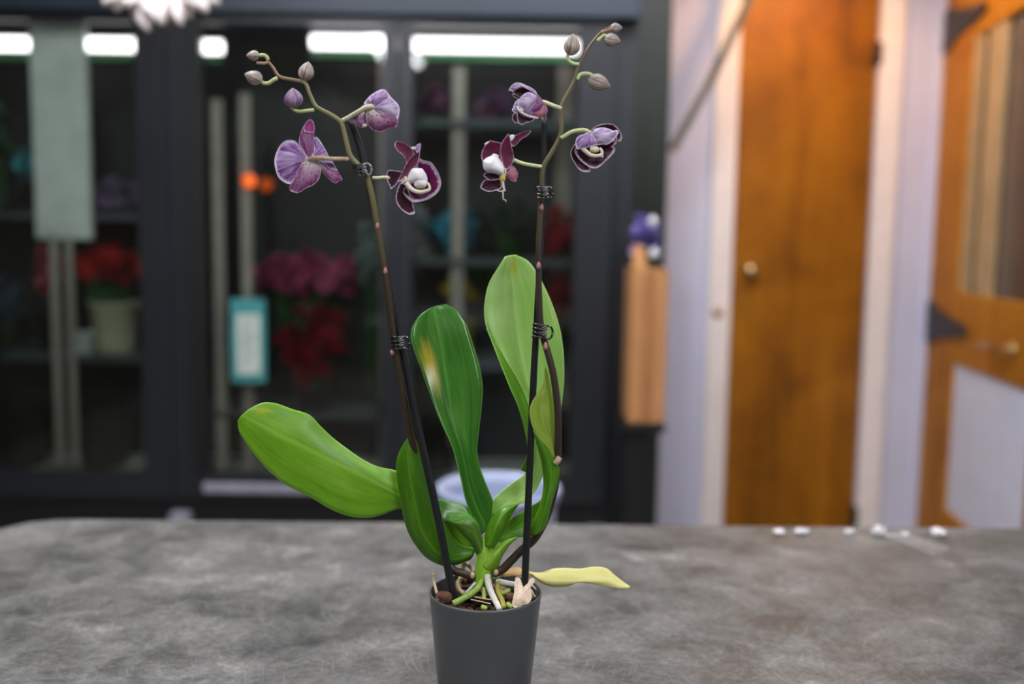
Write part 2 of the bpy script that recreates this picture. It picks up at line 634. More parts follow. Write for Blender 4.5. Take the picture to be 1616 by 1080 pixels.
def lathe(name, prof, m, parent=None, loc=(0, 0, 0), seg=48, smooth=True):
    """closed profile [(r, z)] turned about z; open ends at r = 0 are welded"""
    bm = bmesh.new()
    rings = []
    for r, z in prof:
        if r < 1e-6:
            rings.append([bm.verts.new((0, 0, z))])
        else:
            rings.append([bm.verts.new((r * math.cos(2 * math.pi * s / seg), r * math.sin(2 * math.pi * s / seg), z)) for s in range(seg)])
    for a, b in zip(rings, rings[1:]):
        for s in range(seg):
            s2 = (s + 1) % seg
            if len(a) == 1 and len(b) == 1:
                continue
            if len(a) == 1:
                bm.faces.new((a[0], b[s2], b[s]))
            elif len(b) == 1:
                bm.faces.new((a[s], a[s2], b[0]))
            else:
                bm.faces.new((a[s], a[s2], b[s2], b[s]))
    bmesh.ops.recalc_face_normals(bm, faces=bm.faces)
    return bm_obj(name, bm, m, parent, smooth, loc)


def copy_tree(o, parent=None):
    c = o.copy()
    COL.objects.link(c)
    if parent:
        c.parent = parent
    for ch in list(o.children):
        copy_tree(ch, c)
    return c


# ------------------------------------------------------------------ the room
WY = 4.2                          # back wall of the shop
CEIL = 2.75
DX0, DX1 = at(1155, 400, WY).x, at(1371, 400, WY).x       # narrow closet door
HX = at(1478, 400, WY).x                                    # hinge side of the pine door
XL, XR, YB = -2.9, 3.1, -2.2

tag(box('floor', XL, XR, YB, WY + 1.5, -0.1, 0, M['floor']), kind='structure')
tag(box('ceiling', XL, XR, YB, WY + 1.5, CEIL, CEIL + 0.1, M['ceiling']), kind='structure')
tag(box('wall_left', XL - 0.1, XL, YB, WY, 0, CEIL, M['darkwall']), kind='structure')
tag(box('wall_right', XR, XR + 0.1, YB, WY, 0, CEIL, M['wall']), kind='structure')
tag(box('wall_front', XL, XR, YB - 0.1, YB, 0, CEIL, M['darkwall']), kind='structure')
bm = bmesh.new()
add_box(bm, XL, DX0, WY, WY + 0.12, 0, CEIL)
add_box(bm, DX0, DX1, WY, WY + 0.12, 2.42, CEIL)
add_box(bm, DX1, HX - 0.03, WY, WY + 0.12, 0, CEIL)
add_box(bm, HX - 0.03, HX + 1.05, WY, WY + 0.12, 2.42, CEIL)
add_box(bm, HX + 1.05, XR, WY, WY + 0.12, 0, CEIL)
tag(bm_obj('wall_back', bm, M['wall']), kind='structure')
tag(box('wall_hallway', XL, XR, WY + 1.5, WY + 1.6, 0, CEIL, M['wall']), kind='structure')

# closet door with casing
cd = box('door_1', DX0 + 0.004, DX1 - 0.004, WY + 0.012, WY + 0.052, 0.01, 2.415, M['closet'], bevel=0.003)
tag(cd, 'narrow flush amber wooden closet door with brass knob', None, kind='structure')
kx, kz = at(1183, 428, WY).x, at(1183, 428, WY).z
kn = lathe('door_knob', [(0, 0.062), (0.016, 0.061), (0.026, 0.054), (0.030, 0.044), (0.027, 0.034), (0.014, 0.026), (0.012, 0.012), (0.032, 0.008), (0.034, 0.0), (0, 0.0)], M['brass'])
kn.rotation_euler = (R(90), 0, 0)
kn.location = (kx, WY + 0.012, kz)
attach(kn, cd)
for py in (85, 815):
    hp = at(1389 if py < 400 else 1345, py, WY)
    h = box('hinge', DX1 - 0.022, DX1 + 0.010, WY - 0.022, WY + 0.011, hp.z - 0.045, hp.z + 0.045, M['iron'], cd, 0.004)
CW = 0.098
t1 = box('trim_1', DX0 - CW, DX0, WY - 0.022, WY, 0, 2.52, M['trim'], None, 0.006)
tag(t1, kind='structure')
lp = at(1131, 493, WY)
lathe_o = lathe('strike_latch', [(0, 0.016), (0.010, 0.014), (0.014, 0.006), (0.022, 0.004), (0.022, 0), (0, 0)], M['brass'], seg=24)
lathe_o.rotation_euler = (R(90), 0, 0)
lathe_o.location = (lp.x, WY - 0.022, lp.z)
attach(lathe_o, t1)
tag(box('trim_2', DX1, DX1 + CW, WY - 0.022, WY, 0, 2.52, M['trim'], None, 0.006), kind='structure')
tag(box('trim_3', DX0 - CW, DX1 + CW, WY - 0.022, WY, 2.42, 2.52, M['trim'], None, 0.006), kind='structure')
tag(box('trim_4', HX - 0.05, HX - 0.012, WY - 0.018, WY + 0.12, 0, 2.46, M['wall'], None, 0.004), kind='structure')

# pine door standing open towards the table, hinged beside the closet
ANG = math.atan(0.1147)
d2 = empty('door_2', (HX, WY - 0.02, 0))
tag(d2, 'open varnished pine door with glass above and pale blue panel below', None, kind='structure')
LW = 1.25
DZT = 2.40


def dpart(name, s0, s1, z0, z1, t0, t1, m, bevel=0.004):
    """s runs along the leaf from the hinge towards the camera; t is the thickness (+ to the room's middle)"""
    bm = bmesh.new()
    add_box(bm, s0, s1, -t1, -t0, z0, z1)
    o = bm_obj(name, bm, m, None, False, (0, 0, 0), bevel)
    o.parent = d2
    return o


d2.rotation_euler = (0, 0, -math.pi / 2 - ANG)
# local +x = along the leaf, local -y = ... towards the middle of the room
S1 = 0.33
RB, RT = None, None
pa = at(1511, 569, 3.93)
pb = at(1511, 460, 3.93)
RB, RT = pa.z, pb.z
dpart('stile', 0, S1, 0.01, DZT, -0.02, 0.025, M['pine'])
dpart('stile', LW - 0.14, LW, 0.01, DZT, -0.02, 0.025, M['pine'])
dpart('lock_rail', S1, LW - 0.14, RB, RT, -0.02, 0.022, M['pine'])
TR = at(1520, 62, 3.9).z
dpart('top_rail', S1, LW - 0.14, TR, DZT, -0.02, 0.022, M['pine'])
dpart('bottom_rail', S1, LW - 0.14, 0.01, 0.22, -0.02, 0.022, M['pine'])
dpart('lower_panel', S1, LW - 0.14, 0.22, RB, -0.012, 0.012, M['panel'], 0.001)
dpart('glass_pane', S1, LW - 0.14, RT, TR, -0.006, 0.002, M['smoke'], 0.001)
dpart('glazing_bead', S1, S1 + 0.10, RT, TR, 0.002, 0.016, M['curtain'], 0.003)
dpart('glazing_bar', S1 + 0.16, S1 + 0.34, RT, TR, 0.002, 0.014, M['curtain'], 0.003)


def strap_hinge(zc, tilt):
    V, Fc = [], []
    pr = [(-0.03, 0.085), (0.08, 0.085), (0.15, 0.055), (0.47, 0.018), (0.49, 0.0), (0.47, -0.018), (0.15, -0.055), (0.08, -0.085), (-0.03, -0.085)]
    for y in (-0.026, -0.034):
        for s, z in pr:
            V.append((s, y, zc + z + s * tilt))
    n = len(pr)
    Fc = [tuple(range(n - 1, -1, -1)), tuple(range(n, 2 * n))] + [(i, (i + 1) % n, n + (i + 1) % n, n + i) for i in range(n)]
    me = bpy.data.meshes.new('strap_hinge')
    me.from_pydata(V, [], Fc)
    me.materials.append(M['iron'])
    o = bpy.data.objects.new('strap_hinge', me)
    COL.objects.link(o)
    o.parent = d2
    kv, kf = tube_geo([(-0.03, -0.034, zc - 0.08), (-0.03, -0.034, zc + 0.08)], [0.014, 0.014], 12)
    me2 = bpy.data.meshes.new('hinge_knuckle')
    me2.from_pydata(kv, [], kf)
    me2.materials.append(M['iron'])
    o2 = bpy.data.objects.new('hinge_knuckle', me2)
    COL.objects.link(o2)
    o2.parent = o


strap_hinge(at(1490, 508, 4.15).z, 0.0)
strap_hinge(at(1525, 50, 4.15).z, 0.0)
hz_ = at(1603, 550, 3.3).z
hv, hf = join_geo([tube_geo([(0.93, -0.028, hz_), (0.93, -0.085, hz_)], [0.011, 0.011], 12),
                   tube_geo([(0.945, -0.085, hz_ + 0.003), (0.89, -0.088, hz_ + 0.008), (0.80, -0.082, hz_)], [0.013, 0.012, 0.009], 12),
                   tube_geo([(0.93, -0.02, hz_), (0.93, -0.032, hz_)], [0.032, 0.030], 20)])
me = bpy.data.meshes.new('door_handle')
me.from_pydata([tuple(v) for v in hv], [], hf)
me.materials.append(M['brass'])
o = bpy.data.objects.new('door_handle', me)
COL.objects.link(o)
o.parent = d2


# ceiling troffers (above the frame)
def troffer(x, y, rz, label, lx=1.2, ly=0.3, col=(246, 249, 255), k=1.0):
    t = empty('ceiling_light', (x, y, CEIL), None, rz)
    tag(t, label, 'ceiling light', 'ceiling lights')
    bm = bmesh.new()
    add_box(bm, -lx / 2 - 0.03, lx / 2 + 0.03, -ly / 2 - 0.03, ly / 2 + 0.03, -0.05, 0.0)
    h_ = bm_obj('housing', bm, M['ceiling'])
    h_.parent = t
    bm = bmesh.new()
    add_box(bm, -lx / 2, lx / 2, -ly / 2, ly / 2, -0.062, -0.049)
    d_ = bm_obj('diffuser', bm, emit_mat('diffuser_glow', col, LAMP * k))
    d_.parent = t


troffer(-0.95, 1.5, R(90), 'white ceiling light above the table, left of the orchid', k=1.25)
troffer(0.95, 0.7, R(90), 'white ceiling light above the table, right of the orchid', k=0.55)
troffer(-0.95, -0.8, R(90), 'white ceiling light behind the camera on the left')
troffer(0.75, -0.9, R(90), 'white ceiling light behind the camera on the right')
troffer(0.2, 2.7, 0, 'white ceiling light between the table and the cooler', k=0.8)
troffer(1.25, 3.1, 0, 'added white ceiling light brightening the wall by the closet door', 0.6, 0.3, k=0.5)  # extra fixture added to lift the brightness of the back wall

# warm pendant near the closet door, above the frame
pl = empty('pendant_lamp', (1.12, 3.72, CEIL))
tag(pl, 'small warm pendant lamp hanging by the closet door', 'lamp')
v_, f_ = tube_geo([(1.12, 3.72, CEIL), (1.12, 3.72, 2.62)], [0.004, 0.004], 8)
mesh_obj('flex', v_, f_, M['blackmatt'], pl)
lathe('lamp_shade', [(0.02, 0.14), (0.03, 0.135), (0.10, 0.04), (0.13, 0.0), (0.127, 0.0), (0.097, 0.04), (0.027, 0.13), (0.02, 0.14)], M['trim'], pl, (1.12, 3.72, 2.50))
bulb = lathe('bulb', [(0, 0.0)] + [(0.04 * math.sin(math.pi * i / 10), 0.04 - 0.04 * math.cos(math.pi * i / 10)) for i in range(1, 10)] + [(0, 0.08)], emit_mat('bulb_glow', (255, 186, 104), WARM * 8), pl, (1.12, 3.72, 2.52), 24)

# ------------------------------------------------------------------ work table
TZ = at(766, 932, PY).z - 0.122          # table top height
tb = empty('work_table', (0.2, 1.0, 0), None, R(1.0))
tag(tb, 'long grey worn metal work table with rounded corners under the orchid', 'table')
TX0, TX1, TY0, TY1 = at(40, 830, 1.70).x - 0.20, 1.15, 0.22, at(700, 834, 1.70).y
TY1 = 1.0 * TY1


def rounded(x0, x1, y0, y1, rad, n=8):
    out = []
    for cx, cy, a0 in ((x1 - rad, y1 - rad, 0), (x0 + rad, y1 - rad, 90), (x0 + rad, y0 + rad, 180), (x1 - rad, y0 + rad, 270)):
        for i in range(n + 1):
            a = R(a0 + 90 * i / n)
            out.append((cx + rad * math.cos(a), cy + rad * math.sin(a)))
    return out


bm = bmesh.new()
o1 = rounded(TX0, TX1, TY0 - 1.0, TY1 - 1.0, 0.10)
o1 = [(x, y) for x, y in o1]
o2 = rounded(TX0 + 0.004, TX1 - 0.004, TY0 - 1.0 + 0.004, TY1 - 1.0 - 0.004, 0.097)
rings = []
for ring, z in ((o2, TZ - 0.038), (o1, TZ - 0.034), (o1, TZ - 0.004), (o2, TZ)):
    rings.append([bm.verts.new((x, y, z)) for x, y in ring])
for a, b in zip(rings, rings[1:]):
    for i in range(len(a)):
        bm.faces.new((a[i], a[(i + 1) % len(a)], b[(i + 1) % len(b)], b[i]))
bm.faces.new(rings[-1])
bm.faces.new(rings[0][::-1])
top = bm_obj('tabletop', bm, M['table'])
top.parent = tb
for ya in (TY0 - 0.9, TY1 - 1.13):
    bm = bmesh.new()
    add_box(bm, TX0 + 0.1, TX1 - 0.1, ya, ya + 0.03, TZ - 0.12, TZ - 0.038)
    ap = bm_obj('apron', bm, M['blackmatt'])
    ap.parent = tb
for lx in (TX0 + 0.12, TX1 - 0.12):
    for ly in (TY0 - 0.86, TY1 - 1.14):
        bm = bmesh.new()
        add_box(bm, lx - 0.025, lx + 0.025, ly - 0.025, ly + 0.025, 0, TZ - 0.038)
        lg = bm_obj('leg', bm, M['blackmatt'], None, False, (0, 0, 0), 0.004)
        lg.parent = tb

# ------------------------------------------------------------------ floral cooler
CY = 3.6                                    # front plane of its doors
cX = lambda px, Y=CY: at(px, 400, Y).x
cZ = lambda py, Y=CY: at(600, py, Y).z
CXL, CXR = cX(-330), cX(998)
CBK = CY + 0.50
cool = empty('floral_cooler', ((CXL + CXR) / 2, CY + 0.3, 0))
tag(cool, 'large black-framed flower cooler with three glass doors behind the table', 'cooler')
GT, GB = cZ(40), cZ(752)                     # glass top, glass bottom
box('side_panel', CXL, CXL + 0.05, CY + 0.05, CBK, 0.0, 2.28, M['black_frame'], cool)
box('side_panel', CXR - 0.085, CXR, CY + 0.05, CBK, 0.0, 2.28, M['black_frame'], cool)
box('back_panel', CXL + 0.05, CXR - 0.085, CBK - 0.03, CBK, 0.08, 2.28, M['interior'], cool)
box('header', CXL - 0.005, CXR + 0.005, CY - 0.035, CBK, cZ(26), 2.32, M['header'], cool, 0.006)
box('top_frame', CXL, CXR, CY + 0.045, CY + 0.09, GT + 0.005, cZ(27), M['black_frame'], cool)
box('plinth', CXL, CXR, CY + 0.02, CBK, 0.0, cZ(792), M['blackmatt'], cool)
box('floor_liner', CXL + 0.05, CXR - 0.085, CY + 0.06, CBK - 0.03, cZ(792), cZ(792) + 0.06, M['cooler_floor'], cool)


def cooler_door(px0, g0, g1, px1, handle_px):
    x0, x1, a, b = cX(px0), cX(px1), cX(g0), cX(g1)
    zt, zb = cZ(28), cZ(792)
    bm = bmesh.new()
    y0, y1 = CY, CY + 0.04
    add_box(bm, x0, a, y0, y1, zb, zt)
    add_box(bm, b, x1, y0, y1, zb, zt)
    add_box(bm, a, b, y0, y1, GT, zt)
    add_box(bm, a, b, y0, y1, zb, GB)
    cxm = (x0 + x1) / 2
    d = bm_obj('door', bm, M['black_frame'], cool)
    box('glass_pane', a, b, CY + 0.016, CY + 0.022, GB, GT, M['glass'], d)
    bm = bmesh.new()
    for q0, q1 in ((x0 + 0.006, x0 + 0.010), (x1 - 0.010, x1 - 0.006)):
        add_box(bm, q0, q1, y0 - 0.004, y0, zb, zt)
    bm_obj('edge_bead', bm, M['bead'], d)
    return d


dA = cooler_door(-60, -20, 220, 266, 250)
dB = cooler_door(269, 321, 604, 626, 300)
dC = cooler_door(628, 650, 906, 962, 640)
cooler_door(-330, -300, -100, -62, -80)
box('gasket', cX(300), cX(321), CY - 0.006, CY + 0.0, GB, GT, M['blackmatt'], dB)
box('sill_strip', cX(316), cX(604), CY - 0.022, CY, cZ(779), cZ(766), M['aluminium'], dB, 0.003)
for px, py in ((277, 818), (953, 832)):
    hx, hz = cX(px), cZ(py)
    bm = bmesh.new()
    add_box(bm, hx - 0.034, hx + 0.034, CY - 0.03, CY + 0.02, hz - 0.02, hz + 0.012)
    bm_obj('hinge_bracket', bm, M['aluminium'], cool, False, (0, 0, 0), 0.004)

# shelves and posts inside
SY0, SY1 = CY + 0.10, CBK - 0.04
SH = [cZ(558, CY + 0.3), cZ(330, CY + 0.3), cZ(196, CY + 0.3)]
for (a, b, z) in ((-300, 255, SH[0]), (262, 618, cZ(640, CY + 0.3)), (626, 905, SH[0]), (-300, 255, cZ(345, CY + 0.3)), (626, 905, SH[2]), (626, 905, cZ(405, CY + 0.3))):
    bm = bmesh.new()
    xa, xb = cX(a, CY + .3), cX(b, CY + .3)
    add_box(bm, xa, xb, SY0, SY0 + 0.012, z - 0.022, z)
    add_box(bm, xa, xb, SY1 - 0.012, SY1, z - 0.022, z)
    n = 9
    for i in range(n):
        y = SY0 + 0.012 + (SY1 - SY0 - 0.024) * i / n
        add_box(bm, xa, xb, y + 0.004, y + (SY1 - SY0) / n * 0.45, z - 0.008, z)
    for i in range(12):
        x = xa + (xb - xa) * i / 11
        add_box(bm, x - 0.003, x + 0.003, SY0, SY1, z - 0.014, z - 0.008)
    bm_obj('shelf', bm, M['shelf'], cool)
for px, w, m, y, t, b in ((345, 17, 'post', 0.10, 160, 760), (389, 17, 'post', 0.10, 150, 760), (722, 20, 'post', 0.13, 100, 700), (642, 16, 'post', 0.43, 100, 720),
                          (84, 13, 'post', 0.09, 370, 745), (108, 11, 'post', 0.09, 370, 745), (888, 26, 'post', 0.38, 100, 640), (604, 14, 'post', 0.42, 90, 740)):
    Y = CY + y
    x = at(px, 400, Y).x
    hw = w / F * Y / 2
    box('shelf_post', x - hw, x + hw, Y, Y + 0.016, cZ(b, Y), cZ(t, Y), M[m], cool, 0.003)
Y = CY + 0.09
box('reflection_panel', at(54, 300, Y).x, at(142, 300, Y).x, Y, Y + 0.03, cZ(385, Y), cZ(30, Y), M['reflect_pale'], cool, 0.004)  # pale panel standing in for a reflection on the door glass

# fluorescent tubes under the cooler's ceiling
tube_m = emit_mat('tube_glow', (255, 244, 250), TUBE)
green_m = mat('green_reflector', (90, 150, 104), 0.5)
for (a, b, py, Y) in ((632, 918, 70, CY + 0.12), (492, 606, 66, CY + 0.12), (322, 350, 74, CY + 0.12), (128, 214, 70, CY + 0.12), (-60, 44, 68, CY + 0.12)):
    pa, pb = at(a, py, Y), at(b, py + (b - a) * 0.012, Y)
    pb.z = pa.z
    hw = 0.024
    tv, tf = tube_geo([(pa.x, Y, pa.z), (pb.x, Y, pa.z)], [hw, hw], 16)
    lt = mesh_obj('light_tube', tv, tf, tube_m, cool)
    box('reflector', pa.x, pb.x, Y - 0.026, Y + 0.03, pa.z - 0.058, pa.z - 0.030, green_m, lt, 0.003)
    box('fitting', pa.x - 0.012, pb.x + 0.012, Y - 0.01, Y + 0.05, pa.z + 0.026, GT + 0.10, M['interior'], lt)

# dark filler panel between cooler and wall
fp = box('filler_panel', CXR + 0.009, cX(1041, CY + 0.45), CY + 0.30, CY + 0.56, 0, 2.6, M['darkgreen'], None, 0.005)
tag(fp, 'dark green upright filler panel between the cooler and the lavender wall', 'panel')


# ------------------------------------------------------------------ goods in the cooler
def bloom_mesh(name, mt, r=0.035, layers=4, seed=0):
    """a rose-like head of overlapping cupped petals, one mesh"""
    rnd = random.Random(seed)
    parts = []
    for L in range(layers):
        n = 3 + L
        for q in range(n):
            a = 2 * math.pi * (q + 0.5 * L) / n + rnd.uniform(-0.2, 0.2)
            tilt = 0.25 + 0.30 * L
            hw = r * (0.5 + 0.12 * L)
            V, Fc = [], []
            for i in range(5):
                for j in range(5):
                    u, v = (j / 4 - 0.5) * 2, i / 4
                    wd = hw * math.sin(math.pi * (0.15 + 0.75 * v)) * u
                    rad = r * (0.12 + 0.16 * L) * (0.4 + v) + r * 0.5 * math.sin(tilt) * v
                    z = r * (1.25 - 0.22 * L) * v - 0.25 * r * abs(u) * v
                    p = Vector((rad - 0.25 * abs(u) ** 2 * r * 0.6, wd, z))
                    V.append(Matrix.Rotation(a, 3, 'Z') @ p)
            for i in range(4):
                for j in range(4):
                    Fc.append((i * 5 + j, i * 5 + j + 1, i * 5 + j + 6, i * 5 + j + 5))
            parts.append((V, Fc))
    V, Fc = join_geo(parts)
    me = bpy.data.meshes.new(name)
    me.from_pydata([tuple(v) for v in V], [], Fc)
    me.materials.append(mt)
    me.polygons.foreach_set('use_smooth', [True] * len(me.polygons))
    return me


green_leaf = mat('bouquet_green', (46, 84, 44), 0.5)
MBL = {}


def bmat(c):
    if c not in MBL:
        MBL[c] = mat('bloom_%d_%d_%d' % c, c, 0.6, 0, 0.3, 0.25, 60)
    return MBL[c]


def foliage_mesh(name, w, hgt, n, seed):
    rnd = random.Random(seed)
    parts = []
    for i in range(n):
        a = rnd.uniform(0, 6.28)
        sp = rnd.uniform(0.2, 1.0)
        b0 = Vector((rnd.uniform(-.02, .02), rnd.uniform(-.02, .02), 0))
        tip = Vector((math.cos(a) * w * sp * 0.9, math.sin(a) * min(w * 0.6, 0.05) * sp, hgt * rnd.uniform(0.6, 1.0)))
        side = Vector((-math.sin(a), math.cos(a), 0)) * w * 0.14
        V = [b0, b0.lerp(tip, 0.55) + side, tip, b0.lerp(tip, 0.55) - side, b0.lerp(tip, 0.5) + Vector((0, 0, -0.006))]
        parts.append((V, [(0, 1, 4), (1, 2, 4), (2, 3, 4), (3, 0, 4)]))
    V, Fc = join_geo(parts)
    me = bpy.data.meshes.new(name)
    me.from_pydata([tuple(v) for v in V], [], Fc)
    me.materials.append(green_leaf)
    return me


def bouquet(name, label, px, py, Y, wpx, hpx, colors, n=10, r=0.034, seed=1, foot=None, group=None):
    """round bunch of blooms centred on a pixel, stems going down to z = foot"""
    rnd = random.Random(seed)
    c = at(px, py, Y)
    w, hh = wpx / F * Y / 2, hpx / F * Y / 2
    z0 = foot if foot is not None else c.z - hh - 0.12
    t = empty(name, (c.x, Y, z0))
    tag(t, label, 'flowers', group)
    me = [bloom_mesh('bloom', bmat(cc), r, 4, seed + i) for i, cc in enumerate(colors)]
    for i in range(n):
        a = 2.399 * i
        rr = math.sqrt((i + 0.5) / n)
        b = bpy.data.objects.new('bloom', me[i % len(me)])
        COL.objects.link(b)
        b.parent = t
        bx, bz = math.cos(a) * rr * w, math.sin(a) * rr * hh
        b.location = (bx, -0.05 * (1 - rr) + rnd.uniform(-.02, .02), c.z - z0 + bz - r * 0.5)
        b.rotation_euler = (rnd.uniform(0.3, 1.1), bx / max(w, .01) * 0.6, rnd.uniform(0, 6))
    fo = bpy.data.objects.new('foliage', foliage_mesh('foliage', w * 1.1, max(0.06, c.z - z0), 34, seed))
    COL.objects.link(fo)
    fo.parent = t
    fo.location = (0, 0.02, 0)
    parts = []
    for i in range(6):
        a = i * 1.05
        parts.append(tube_geo([(0.02 * math.cos(a), 0.02 * math.sin(a), 0.0), (0.5 * w * math.cos(a), 0.03 * math.sin(a), c.z - z0)], [0.003, 0.003], 6))
    V, Fc = join_geo(parts)
    me2 = bpy.data.meshes.new('stems')
    me2.from_pydata([tuple(v) for v in V], [], Fc)
    me2.materials.append(green_leaf)
    st = bpy.data.objects.new('stems', me2)
    COL.objects.link(st)
    st.parent = t
    return t


def bucket(name, label, px, Y, z0, r, h, m, cat='bucket', group=None):
    x = at(px, 500, Y).x
    b = lathe(name, [(0, 0), (r * 0.8, 0), (r * 0.82, 0.004), (r, h - 0.01), (r * 1.06, h - 0.008), (r * 1.06, h), (r * 0.96, h), (r * 0.78, 0.012), (0, 0.012)], m, None, (x, Y, z0), 28)
    return tag(b, label, cat, group)


Z0 = cZ(792) + 0.061
sA, sC, sB = SH[0] + 0.001, SH[0] + 0.001, cZ(640, CY + 0.3) + 0.001
sA2 = cZ(345, CY + 0.3) + 0.001
sC2, sC3 = SH[2] + 0.001, cZ(405, CY + 0.3) + 0.001
YM = CY + 0.26
dk = mat('black_bucket', (30, 32, 32), 0.4)
cream_b = mat('cream_bucket', (196, 196, 166), 0.5)
white_b = mat('white_bucket', (200, 208, 200), 0.45)
teal_b = mat('teal_wrap', (40, 130, 150), 0.4)
yellow_b = mat('yellow_bucket', (206, 184, 52), 0.5)
red_b = mat('red_wrap', (150, 24, 34), 0.5)
# left door
bucket('flower_bucket', 'cream flower bucket under the red roses in the left cooler door', 182, YM, sA, 0.095, 0.19, cream_b)
bouquet('rose_bouquet', 'bright red rose bouquet behind the left cooler door', 165, 412, YM, 110, 50, [(176, 30, 34), (200, 44, 40), (150, 20, 30)], 14, 0.036, 3, sA + 0.02)
bucket('flower_bucket', 'small white bowl before the cream bucket in the cooler', 131, YM - 0.095, sA, 0.04, 0.08, white_b, 'bowl')
bouquet('rose_bouquet', 'pink rose bouquet beside the thin posts in the left cooler door', 82, 418, YM + 0.04, 36, 60, [(206, 110, 120), (176, 60, 70)], 8, 0.034, 5, sA + 0.02)
bucket('flower_bucket', 'black flower bucket holding the pink roses in the cooler', 82, YM + 0.04, sA, 0.06, 0.15, dk)
bouquet('hydrangea_bouquet', 'dusky blue hydrangea bouquet at the far left of the cooler', 4, 470, YM, 70, 80, [(96, 124, 150), (84, 108, 116)], 10, 0.04, 6, sA + 0.01)
bouquet('lavender_bouquet', 'lilac flower bunch on the upper left cooler shelf', 182, 305, YM, 80, 46, [(150, 132, 166), (116, 106, 128)], 10, 0.03, 7, sA2)
bouquet('hydrangea_bouquet', 'teal flower bunch beside the pale reflection panel in the cooler', 66, 250, YM, 60, 60, [(70, 160, 172), (56, 110, 130)], 8, 0.034, 8, sA2)
bouquet('fern_bunch', 'green foliage bunch at the top left of the cooler', -8, 205, YM, 44, 90, [(70, 110, 84)], 8, 0.036, 9, sA2)
bucket('flower_bucket', 'dark bucket on the cooler floor below the cream bucket', 160, YM, Z0, 0.10, 0.24, dk)
bucket('flower_bucket', 'dark bucket on the cooler floor at the far left', 30, YM, Z0, 0.10, 0.24, dk)
# middle door
bouquet('carnation_bouquet', 'wide dusky pink carnation bouquet behind the middle cooler door', 482, 430, YM + 0.08, 170, 60, [(190, 80, 124), (160, 60, 96), (206, 104, 140)], 20, 0.036, 11, sB + 0.05)
bouquet('rose_bouquet', 'dark red rose bouquet below the pink carnations in the cooler', 494, 535, YM - 0.11, 90, 120, [(160, 26, 44), (136, 20, 36)], 18, 0.036, 12, sB + 0.02)
bucket('flower_bucket', 'black bucket holding the dark red roses in the cooler', 494, YM - 0.11, sB, 0.06, 0.10, dk)
bouquet('fern_bunch', 'pale grey green foliage in the top of the middle cooler door', 588, 395, YM - 0.05, 30, 90, [(160, 180, 176)], 9, 0.034, 13, sB + 0.05)
bucket('flower_bucket', 'dark green bucket on the cooler floor in the middle door', 480, YM, Z0, 0.08, 0.10, M['darkgreen'])
# right door
bouquet('hydrangea_bouquet', 'turquoise hydrangea bouquet behind the right cooler door', 718, 362, YM, 66, 56, [(70, 196, 220), (50, 150, 180)], 12, 0.036, 15, sC3)
bouquet('lily_bunch', 'white flower bunch left of the turquoise hydrangeas', 660, 375, YM + 0.10, 30, 90, [(214, 220, 220), (190, 200, 200)], 8, 0.036, 16, sC3)
bouquet('rose_bouquet', 'small red rose bunch on the right end of the cooler shelf', 885, 362, YM, 46, 70, [(180, 30, 48), (150, 24, 38)], 9, 0.034, 17, sC3)
bouquet('fern_bunch', 'dark green foliage bunch between turquoise and red flowers', 800, 350, YM + 0.06, 110, 60, [(40, 70, 56)], 12, 0.034, 18, sC3)
bucket('flower_bucket', 'yellow bucket on the right cooler shelf above the green leaf', 722, YM, sC, 0.062, 0.14, yellow_b)
bouquet('daisy_bunch', 'yellow daisy bunch standing in the yellow cooler bucket', 722, 456, YM, 44, 24, [(214, 190, 50)], 7, 0.03, 19, sC + 0.03)
bouquet('rose_bouquet', 'dark red rose bunch on the lower right cooler shelf', 880, 470, YM, 44, 70, [(160, 28, 44)], 8, 0.034, 20, sC)
bouquet('iris_bunch', 'mauve flower bunch on the upper right cooler shelf', 692, 160, YM, 50, 40, [(160, 100, 132), (120, 90, 126)], 7, 0.032, 21, sC2)
bouquet('iris_bunch', 'mauve flower bunch on the upper cooler shelf, nearer the right spike', 784, 165, YM, 50, 40, [(140, 92, 124), (110, 100, 130)], 7, 0.032, 22, sC2)
bucket('flower_bucket', 'tall dark bucket on the cooler floor behind the orchid', 690, YM, Z0, 0.09, 0.24, dk)

# hanging teal price tag
Y = CY - 0.004
tg = empty('hanging_tag', at(391, 605, Y))
tag(tg, 'teal hanging tag with white paper on the middle cooler door', 'tag')
x0, x1, z0, z1 = at(365, 540, Y).x, at(419, 540, Y).x, at(391, 603, Y).z, at(391, 472, Y).z
box('tag_card', x0, x1, Y - 0.004, Y, z0, z1, mat('teal_card', (70, 150, 150), 0.5), tg, 0.001)
box('paper_insert', x0 + 0.022, x1 - 0.018, Y - 0.006, Y - 0.0042, z0 + 0.03, z1 - 0.055, mat('tag_paper', (206, 214, 204), 0.6), tg)
ink = mat('tag_ink', (110, 140, 140), 0.7)
bm = bmesh.new()
for i in range(9):
    zz = z1 - 0.075 - i * 0.019
    add_box(bm, x0 + 0.034, x1 - 0.03 - 0.012 * (i % 3), Y - 0.0066, Y - 0.0061, zz - 0.004, zz)
bm_obj('printed_lines', bm, ink, tg)
v_, f_ = tube_geo([((x0 + x1) / 2, Y - 0.001, z1), ((x0 + x1) / 2, Y - 0.001, z1 + 0.10)], [0.002, 0.002], 6)
mesh_obj('cord_loop', v_, f_, M['post'], tg)

